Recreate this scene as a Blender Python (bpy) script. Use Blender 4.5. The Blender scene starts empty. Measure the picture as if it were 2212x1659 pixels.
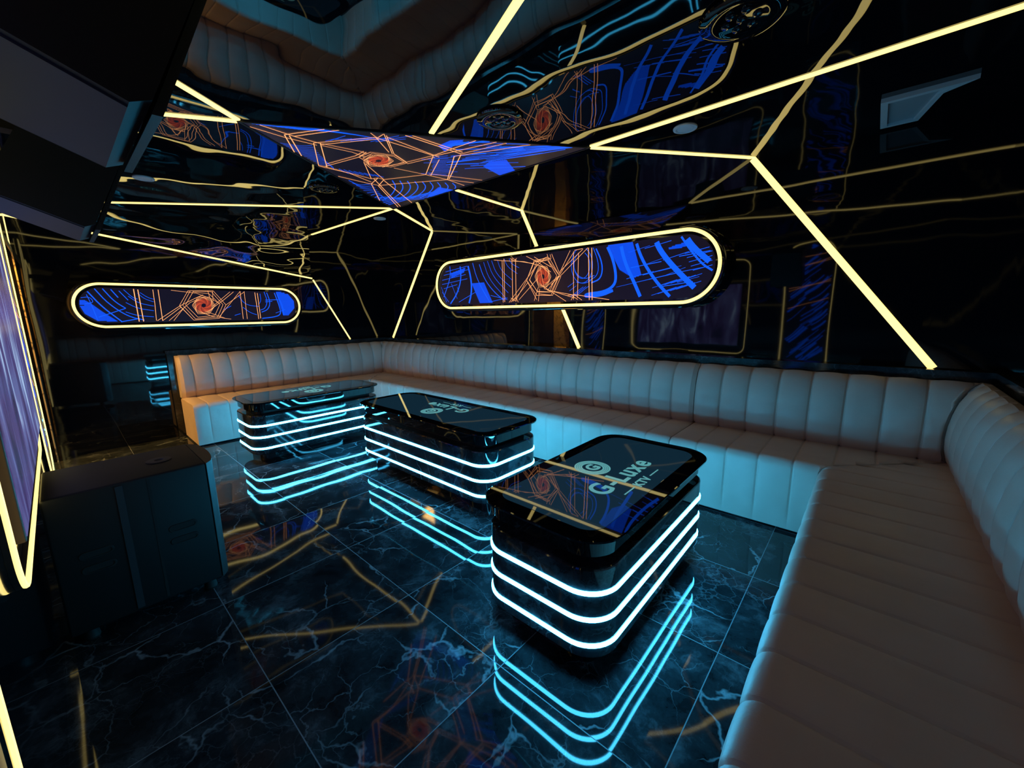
import bpy, bmesh, math, random
from mathutils import Vector, Matrix
C = bpy.context.scene.collection
PI = math.pi
XL, XR, YM, YT, H = -6.0, 0.6, 3.6, -0.165, 2.495      # walls and ceiling of the room

# ------------------------------------------------------------------ nodes
def mat(name):
    m = bpy.data.materials.new(name); m.use_nodes = True
    nt = m.node_tree; b = nt.nodes['Principled BSDF']
    return m, nt, b
def simple(name, col, rough=.4, metal=0, ior=1.5, emit=None, es=1.0, coat=0):
    m, nt, b = mat(name)
    b.inputs['Base Color'].default_value = (*col, 1); b.inputs['Roughness'].default_value = rough
    b.inputs['Metallic'].default_value = metal; b.inputs['IOR'].default_value = ior
    b.inputs['Coat Weight'].default_value = coat
    if emit:
        b.inputs['Emission Color'].default_value = (*emit, 1); b.inputs['Emission Strength'].default_value = es
    return m
def N(nt, t, **kw):
    n = nt.nodes.new(t)
    for k, v in kw.items(): setattr(n, k, v)
    return n
def L(nt, a, b): nt.links.new(a, b)
def math_(nt, op, a, b=None, c=None, clamp=False):
    n = N(nt, 'ShaderNodeMath', operation=op); n.use_clamp = clamp
    for i, v in enumerate((a, b, c)):
        if v is None: continue
        if isinstance(v, (int, float)): n.inputs[i].default_value = v
        else: L(nt, v, n.inputs[i])
    return n.outputs[0]
def vmath(nt, op, a, b=None):
    n = N(nt, 'ShaderNodeVectorMath', operation=op)
    for i, v in enumerate((a, b)):
        if v is None: continue
        if isinstance(v, (tuple, list)): n.inputs[i].default_value = v
        elif isinstance(v, (int, float)): n.inputs[3].default_value = v
        else: L(nt, v, n.inputs[i])
    return n.outputs[0]
def ramp(nt, fac, stops):
    r = N(nt, 'ShaderNodeValToRGB'); e = r.color_ramp.elements
    while len(e) < len(stops): e.new(.5)
    for el, (p, c) in zip(e, stops): el.position = p; el.color = (*c, 1)
    L(nt, fac, r.inputs[0]); return r.outputs[0]
def gloss_black(name, col=(.004, .004, .006), rough=.03, ior=2.0, wav=.3, scale=(1.5, 1.5, 1.5), dist=.02, detail=1.0):
    m, nt, b = mat(name)
    b.inputs['Base Color'].default_value = (*col, 1); b.inputs['Roughness'].default_value = rough; b.inputs['IOR'].default_value = ior
    g = N(nt, 'ShaderNodeNewGeometry')
    p = vmath(nt, 'MULTIPLY', g.outputs['Position'], scale)
    n = N(nt, 'ShaderNodeTexNoise'); n.inputs['Scale'].default_value = 1; n.inputs['Detail'].default_value = detail; L(nt, p, n.inputs['Vector'])
    bp = N(nt, 'ShaderNodeBump'); bp.inputs['Strength'].default_value = wav; bp.inputs['Distance'].default_value = dist
    L(nt, n.outputs[0], bp.inputs['Height']); L(nt, bp.outputs[0], b.inputs['Normal'])
    return m
def marble(name, tiles=False, rough=.04, vs=3.2, vein=(.24, .28, .32), ior=1.46):
    m, nt, b = mat(name)
    g = N(nt, 'ShaderNodeNewGeometry'); pos = g.outputs['Position']
    b.inputs['Roughness'].default_value = rough; b.inputs['IOR'].default_value = ior
    rnd = None
    if tiles:
        T = .636
        q = vmath(nt, 'SUBTRACT', pos, (-.336, .361, 0)); q = vmath(nt, 'DIVIDE', q, (T, T, 1))
        cell = vmath(nt, 'FLOOR', q); cell = vmath(nt, 'MULTIPLY', cell, (1, 1, 0))
        wn = N(nt, 'ShaderNodeTexWhiteNoise', noise_dimensions='3D'); L(nt, cell, wn.inputs['Vector']); rnd = wn.outputs['Color']
        pos = vmath(nt, 'ADD', pos, vmath(nt, 'MULTIPLY', rnd, (9, 9, 9)))
    def warp(p, sc, amt):
        n = N(nt, 'ShaderNodeTexNoise'); n.inputs['Scale'].default_value = sc; n.inputs['Detail'].default_value = 5; n.inputs['Roughness'].default_value = .6
        L(nt, p, n.inputs['Vector'])
        d = vmath(nt, 'SUBTRACT', n.outputs['Color'], (.5, .5, .5)); return vmath(nt, 'ADD', p, vmath(nt, 'MULTIPLY', d, (amt, amt, amt)))
    def veins(p, sc, w, msc, lo, hi):
        v = N(nt, 'ShaderNodeTexVoronoi', feature='DISTANCE_TO_EDGE'); v.inputs['Scale'].default_value = sc; L(nt, p, v.inputs['Vector'])
        k = N(nt, 'ShaderNodeTexNoise'); k.inputs['Scale'].default_value = msc; k.inputs['Detail'].default_value = 3; L(nt, p, k.inputs['Vector'])
        ms = N(nt, 'ShaderNodeMapRange'); ms.inputs[1].default_value = lo; ms.inputs[2].default_value = hi; L(nt, k.outputs[0], ms.inputs[0])
        ww = math_(nt, 'MULTIPLY', ms.outputs[0], w)
        r = N(nt, 'ShaderNodeMapRange'); r.inputs[1].default_value = 0; L(nt, math_(nt, 'ADD', ww, .0005), r.inputs[2]); r.inputs[3].default_value = 1; r.inputs[4].default_value = 0
        L(nt, v.outputs['Distance'], r.inputs[0]); return math_(nt, 'MULTIPLY', r.outputs[0], ms.outputs[0])
    p1 = warp(pos, 2.2, .32)
    v1 = veins(p1, vs, .026, 3.5, .43, .64)
    p2 = warp(vmath(nt, 'ADD', pos, (3, 5, 1)), 3.5, .22)
    v2 = math_(nt, 'MULTIPLY', veins(p2, vs * 2.1, .024, 2.5, .46, .66), .55)
    p3 = warp(vmath(nt, 'ADD', pos, (13, 2, 7)), 6, .12)
    v3 = math_(nt, 'MULTIPLY', veins(p3, vs * 4.5, .05, 2.0, .50, .72), .30)
    vv = math_(nt, 'MAXIMUM', math_(nt, 'MAXIMUM', v1, v2), v3, clamp=True)
    cn = N(nt, 'ShaderNodeTexNoise'); cn.inputs['Scale'].default_value = 5; cn.inputs['Detail'].default_value = 8; cn.inputs['Roughness'].default_value = .7; L(nt, p1, cn.inputs['Vector'])
    base = ramp(nt, cn.outputs[0], [(.35, (.007, .008, .010)), (.54, (.024, .029, .035)), (.71, (.095, .11, .13))])
    mx = N(nt, 'ShaderNodeMix', data_type='RGBA'); L(nt, vv, mx.inputs[0]); L(nt, base, mx.inputs[6]); mx.inputs[7].default_value = (*vein, 1)
    colr = mx.outputs[2]
    if tiles:
        fr = vmath(nt, 'FRACTION', q); s = N(nt, 'ShaderNodeSeparateXYZ'); L(nt, fr, s.inputs[0])
        def edge(o): return math_(nt, 'MINIMUM', o, math_(nt, 'SUBTRACT', 1, o))
        e = math_(nt, 'MINIMUM', edge(s.outputs[0]), edge(s.outputs[1]))
        gm = math_(nt, 'LESS_THAN', e, .0028)
        m2 = N(nt, 'ShaderNodeMix', data_type='RGBA'); L(nt, gm, m2.inputs[0]); L(nt, colr, m2.inputs[6]); m2.inputs[7].default_value = (.20, .23, .26, 1)
        colr = m2.outputs[2]
        L(nt, math_(nt, 'ADD', math_(nt, 'MULTIPLY', gm, .4), rough), b.inputs['Roughness'])
        t = vmath(nt, 'MULTIPLY', vmath(nt, 'SUBTRACT', rnd, (.5, .5, .5)), (.016, .016, 0))
        wn2 = N(nt, 'ShaderNodeTexNoise'); wn2.inputs['Scale'].default_value = 4; wn2.inputs['Detail'].default_value = 0; L(nt, g.outputs['Position'], wn2.inputs['Vector'])
        t2 = vmath(nt, 'MULTIPLY', vmath(nt, 'SUBTRACT', wn2.outputs['Color'], (.5, .5, .5)), (.018, .018, 0))
        nn = vmath(nt, 'NORMALIZE', vmath(nt, 'ADD', vmath(nt, 'ADD', g.outputs['Normal'], t), t2))
        L(nt, nn, b.inputs['Normal'])
    L(nt, colr, b.inputs['Base Color'])
    return m
def leather():
    m, nt, b = mat('beige_leather')
    g = N(nt, 'ShaderNodeNewGeometry')
    n = N(nt, 'ShaderNodeTexNoise'); n.inputs['Scale'].default_value = 3; n.inputs['Detail'].default_value = 4; L(nt, g.outputs['Position'], n.inputs['Vector'])
    L(nt, ramp(nt, n.outputs[0], [(.3, (.64, .49, .425)), (.7, (.74, .585, .52))]), b.inputs['Base Color'])
    b.inputs['Roughness'].default_value = .42; b.inputs['IOR'].default_value = 1.45
    v = N(nt, 'ShaderNodeTexVoronoi'); v.inputs['Scale'].default_value = 260; L(nt, g.outputs['Position'], v.inputs['Vector'])
    w = N(nt, 'ShaderNodeTexNoise'); w.inputs['Scale'].default_value = 14; w.inputs['Detail'].default_value = 3; L(nt, g.outputs['Position'], w.inputs['Vector'])
    bp = N(nt, 'ShaderNodeBump'); bp.inputs['Strength'].default_value = .08; bp.inputs['Distance'].default_value = .002; L(nt, v.outputs['Distance'], bp.inputs['Height'])
    b2 = N(nt, 'ShaderNodeBump'); b2.inputs['Strength'].default_value = .25; b2.inputs['Distance'].default_value = .01; L(nt, w.outputs[0], b2.inputs['Height']); L(nt, bp.outputs[0], b2.inputs['Normal'])
    L(nt, b2.outputs[0], b.inputs['Normal'])
    return m
def grille_mat():
    m, nt, b = mat('perforated_steel')
    g = N(nt, 'ShaderNodeNewGeometry')
    v = N(nt, 'ShaderNodeTexVoronoi'); v.inputs['Scale'].default_value = 130; v.inputs['Randomness'].default_value = 0; L(nt, g.outputs['Position'], v.inputs['Vector'])
    L(nt, ramp(nt, v.outputs['Distance'], [(.30, (.002, .002, .002)), (.42, (.016, .017, .019))]), b.inputs['Base Color'])
    b.inputs['Roughness'].default_value = .45
    return m
def crackle_gold():
    m, nt, b = mat('crackled_gold')
    g = N(nt, 'ShaderNodeNewGeometry')
    n = N(nt, 'ShaderNodeTexNoise'); n.inputs['Scale'].default_value = 5; n.inputs['Detail'].default_value = 4; L(nt, g.outputs['Position'], n.inputs['Vector'])
    p = vmath(nt, 'ADD', g.outputs['Position'], vmath(nt, 'MULTIPLY', n.outputs['Color'], (.3, .3, .3)))
    v = N(nt, 'ShaderNodeTexVoronoi', feature='DISTANCE_TO_EDGE'); v.inputs['Scale'].default_value = 6; L(nt, p, v.inputs['Vector'])
    L(nt, ramp(nt, v.outputs['Distance'], [(.0, (.05, .03, .01)), (.06, (.75, .5, .17))]), b.inputs['Base Color'])
    b.inputs['Roughness'].default_value = .45; b.inputs['Metallic'].default_value = .0
    return m
def tv_mat():
    m, nt, b = mat('stage_show_picture')
    g = N(nt, 'ShaderNodeNewGeometry')
    p = vmath(nt, 'MULTIPLY', g.outputs['Position'], (4.5, 1, 1.1))
    n = N(nt, 'ShaderNodeTexNoise'); n.inputs['Scale'].default_value = 1.3; n.inputs['Detail'].default_value = 5; n.inputs['Distortion'].default_value = .8; L(nt, p, n.inputs['Vector'])
    c = ramp(nt, n.outputs[0], [(.30, (.012, .008, .03)), (.46, (.05, .035, .13)), (.58, (.09, .10, .26)), (.68, (.30, .42, .62))])
    b.inputs['Base Color'].default_value = (.004, .004, .006, 1); b.inputs['Roughness'].default_value = .25
    L(nt, c, b.inputs['Emission Color']); b.inputs['Emission Strength'].default_value = 1.3
    return m

M = {}
M['ceil'] = gloss_black('black_mirror_ceiling', ior=1.8, wav=.10, scale=(2.2, 2.2, 1), dist=.05, rough=.012)
M['wall'] = gloss_black('black_glass_wall', ior=1.7, wav=.10, scale=(2.6, 2.6, .7), dist=.05, rough=.03)
M['wall_r'] = gloss_black('black_glass_side_wall', ior=1.8, wav=.10, scale=(2.0, 2.0, .8), dist=.04, rough=.05)
M['wavy'] = gloss_black('rippled_mirror', ior=3.4, wav=.22, scale=(1.5, 1.5, 4.0), dist=.05, rough=.01, col=(.004, .005, .006))
M['lacq'] = gloss_black('black_lacquer', ior=1.75, wav=.05, scale=(6, 6, 6), dist=.01, rough=.03, col=(.006, .006, .008))
M['floor'] = marble('black_marble_tiles', tiles=True)
M['marble'] = marble('black_marble_panel', vs=4.5, rough=.05, vein=(.12, .14, .16), ior=1.7)
M['ledge'] = marble('black_marble_ledge', vs=4.0, rough=.08, vein=(.10, .11, .13))
M['leather'] = leather()
M['yellow'] = simple('warm_white_led_diffuser', (.8, .75, .5), .5, emit=(1.0, .75, .22), es=1.85)
M['cyan'] = simple('ice_blue_led_diffuser', (.6, .8, .8), .5, emit=(.055, .56, 1.0), es=34.0)
M['glass'] = simple('smoked_glass', (.003, .004, .006), .02, ior=1.7)
M['panel'] = simple('backlit_smoked_panel', (.004, .008, .012), .02, ior=1.7, emit=(.10, .42, .75), es=.045)
M['logo'] = simple('backlit_lettering', (.3, .5, .5), .1, emit=(.13, .50, .54), es=.62)
M['b_base'] = simple('display_dark', (.004, .004, .006), .3, emit=(.006, .004, .014), es=1)
M['b_blue'] = simple('display_blue', (.0, .0, .01), .4, emit=(.004, .105, 1.0), es=1.2)
M['b_deep'] = simple('display_deep_blue', (.0, .0, .01), .4, emit=(.002, .07, .80), es=1.05)
M['b_orange'] = simple('display_orange', (.01, .005, .0), .4, emit=(1.0, .40, .15), es=1.45)
M['b_red'] = simple('display_red', (.01, .0, .0), .4, emit=(.85, .10, .03), es=1.25)
M['blackp'] = simple('matt_black_plastic', (.012, .012, .014), .5)
M['cab'] = simple('black_textured_paint', (.006, .007, .008), .55)
M['cabl'] = simple('dark_grey_paint_and_lit_underside', (.030, .031, .037), .5)  # subwoofer fittings; on speaker undersides the lighter tone stands for light
M['rubber'] = simple('black_rubber', (.01, .01, .01), .7)
M['grille'] = grille_mat()
M['white'] = simple('white_plastic', (.75, .76, .8), .4)
M['vent'] = simple('pale_grey_metal', (.55, .58, .62), .5)
M['ventp'] = simple('grey_vent_panel', (.30, .34, .38), .5)
M['chrome'] = simple('dark_chrome', (.25, .25, .27), .15, metal=1)
M['lens'] = simple('dark_lens', (.02, .02, .03), .05, ior=1.9)
M['gold'] = crackle_gold()
M['tv'] = tv_mat()
M['warmwall'] = simple('hallway_plaster', (.35, .26, .16), .6)
M['bezel'] = simple('bronze_bezel', (.16, .10, .07), .4, metal=.4)
M['lamp'] = simple('hallway_lamp_diffuser', (.8, .7, .5), .5, emit=(1.0, .56, .13), es=95)

# ------------------------------------------------------------------ mesh helpers
def obj(name, bm, m, parent=None, smooth=False):
    bmesh.ops.recalc_face_normals(bm, faces=bm.faces)
    me = bpy.data.meshes.new(name); bm.to_mesh(me); bm.free()
    for x in (m if isinstance(m, (list, tuple)) else [m]): me.materials.append(x)
    if smooth:
        for f in me.polygons: f.use_smooth = True
    o = bpy.data.objects.new(name, me); C.objects.link(o)
    if parent: o.parent = parent; o.matrix_parent_inverse = Matrix.Translation(-Vector(parent.location))
    if parent and parent.rotation_euler[:] != (0.0, 0.0, 0.0): o.matrix_parent_inverse = Matrix.Identity(4)
    if smooth: sharp(me)
    return o
def sharp(me, ang=24):
    b = bmesh.new(); b.from_mesh(me)
    for e in b.edges:
        if len(e.link_faces) == 2 and e.calc_face_angle(0) > math.radians(ang): e.smooth = False
    b.to_mesh(me); b.free()
def thing(name, label, cat, loc=(0, 0, 0), group=None, rot=None):
    o = bpy.data.objects.new(name, None); C.objects.link(o); o.location = loc; o.empty_display_size = .1
    if rot: o.rotation_euler = rot
    o['label'] = label; o['category'] = cat
    if group: o['group'] = group
    return o
def tag(o, label, cat, group=None):
    o['label'] = label; o['category'] = cat
    if group: o['group'] = group
    return o
def struct(name, bm, m, **k):
    o = obj(name, bm, m, **k); o['kind'] = 'structure'; return o
def box(bm, a, b):
    r = bmesh.ops.create_cube(bm, size=1)
    for v in r['verts']:
        v.co = Vector([(a[i] + b[i]) / 2 + v.co[i] * (b[i] - a[i]) for i in range(3)])
    return r['verts']
def boxm(a, b, bev=0, seg=2):
    bm = bmesh.new(); box(bm, a, b)
    if bev: bmesh.ops.bevel(bm, geom=list(bm.edges), offset=bev, segments=seg, affect='EDGES', profile=.5)
    return bm
def rrect(hx, hy, r, n=8):
    pts = []
    for cx, cy, a0 in ((hx - r, hy - r, 0), (-hx + r, hy - r, PI / 2), (-hx + r, -hy + r, PI), (hx - r, -hy + r, 1.5 * PI)):
        for i in range(n + 1):
            a = a0 + PI / 2 * i / n; pts.append((cx + r * math.cos(a), cy + r * math.sin(a)))
    return pts
def loops(bm, rings, caps=True, closed=False):
    rv = [[bm.verts.new(p) for p in ring] for ring in rings]
    n = len(rv[0]); k = len(rv)
    for i in range(k if closed else k - 1):
        a, b = rv[i], rv[(i + 1) % k]
        for j in range(n): bm.faces.new((a[j], a[(j + 1) % n], b[(j + 1) % n], b[j]))
    if caps and not closed: bm.faces.new(rv[0][::-1]); bm.faces.new(rv[-1])
    return rv
def stack(cx, cy, spec, n=8):
    """rings (z, half x, half y, corner radius) stacked into a closed body"""
    bm = bmesh.new()
    loops(bm, [[(cx + x, cy + y, z) for x, y in rrect(hx, hy, r, n)] for z, hx, hy, r in spec]); return bm
def bar(bm, p, q, w, t, nrm):
    """flat bar of width w and thickness t from p to q lying on a surface with normal nrm"""
    p, q, nrm = Vector(p), Vector(q), Vector(nrm); d = (q - p).normalized(); s = d.cross(nrm).normalized() * (w / 2)
    ring = lambda c: [c - s, c + s, c + s * .8 + nrm * t, c - s * .8 + nrm * t]
    loops(bm, [ring(p), ring(q)])
def tube_path(bm, pts, r, closed=True, n=8, up=Vector((0, 0, 1))):
    pts = [Vector(p) for p in pts]; rings = []; k = len(pts)
    for i, p in enumerate(pts):
        a = pts[(i - 1) % k] if closed or i else p; b = pts[(i + 1) % k] if closed or i < k - 1 else p
        d = (b - a).normalized(); s = d.cross(up).normalized(); u = s.cross(d)
        rings.append([p + (s * math.cos(2 * PI * j / n) + u * math.sin(2 * PI * j / n)) * r for j in range(n)])
    loops(bm, rings, closed=closed)
def lathe(bm, prof, c, axis=(0, 0, 1), n=32):
    c = Vector(c); ax = Vector(axis); u = ax.orthogonal().normalized(); v = ax.cross(u)
    loops(bm, [[c + ax * z + (u * math.cos(2 * PI * j / n) + v * math.sin(2 * PI * j / n)) * max(r, 1e-4) for j in range(n)] for r, z in prof])

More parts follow.
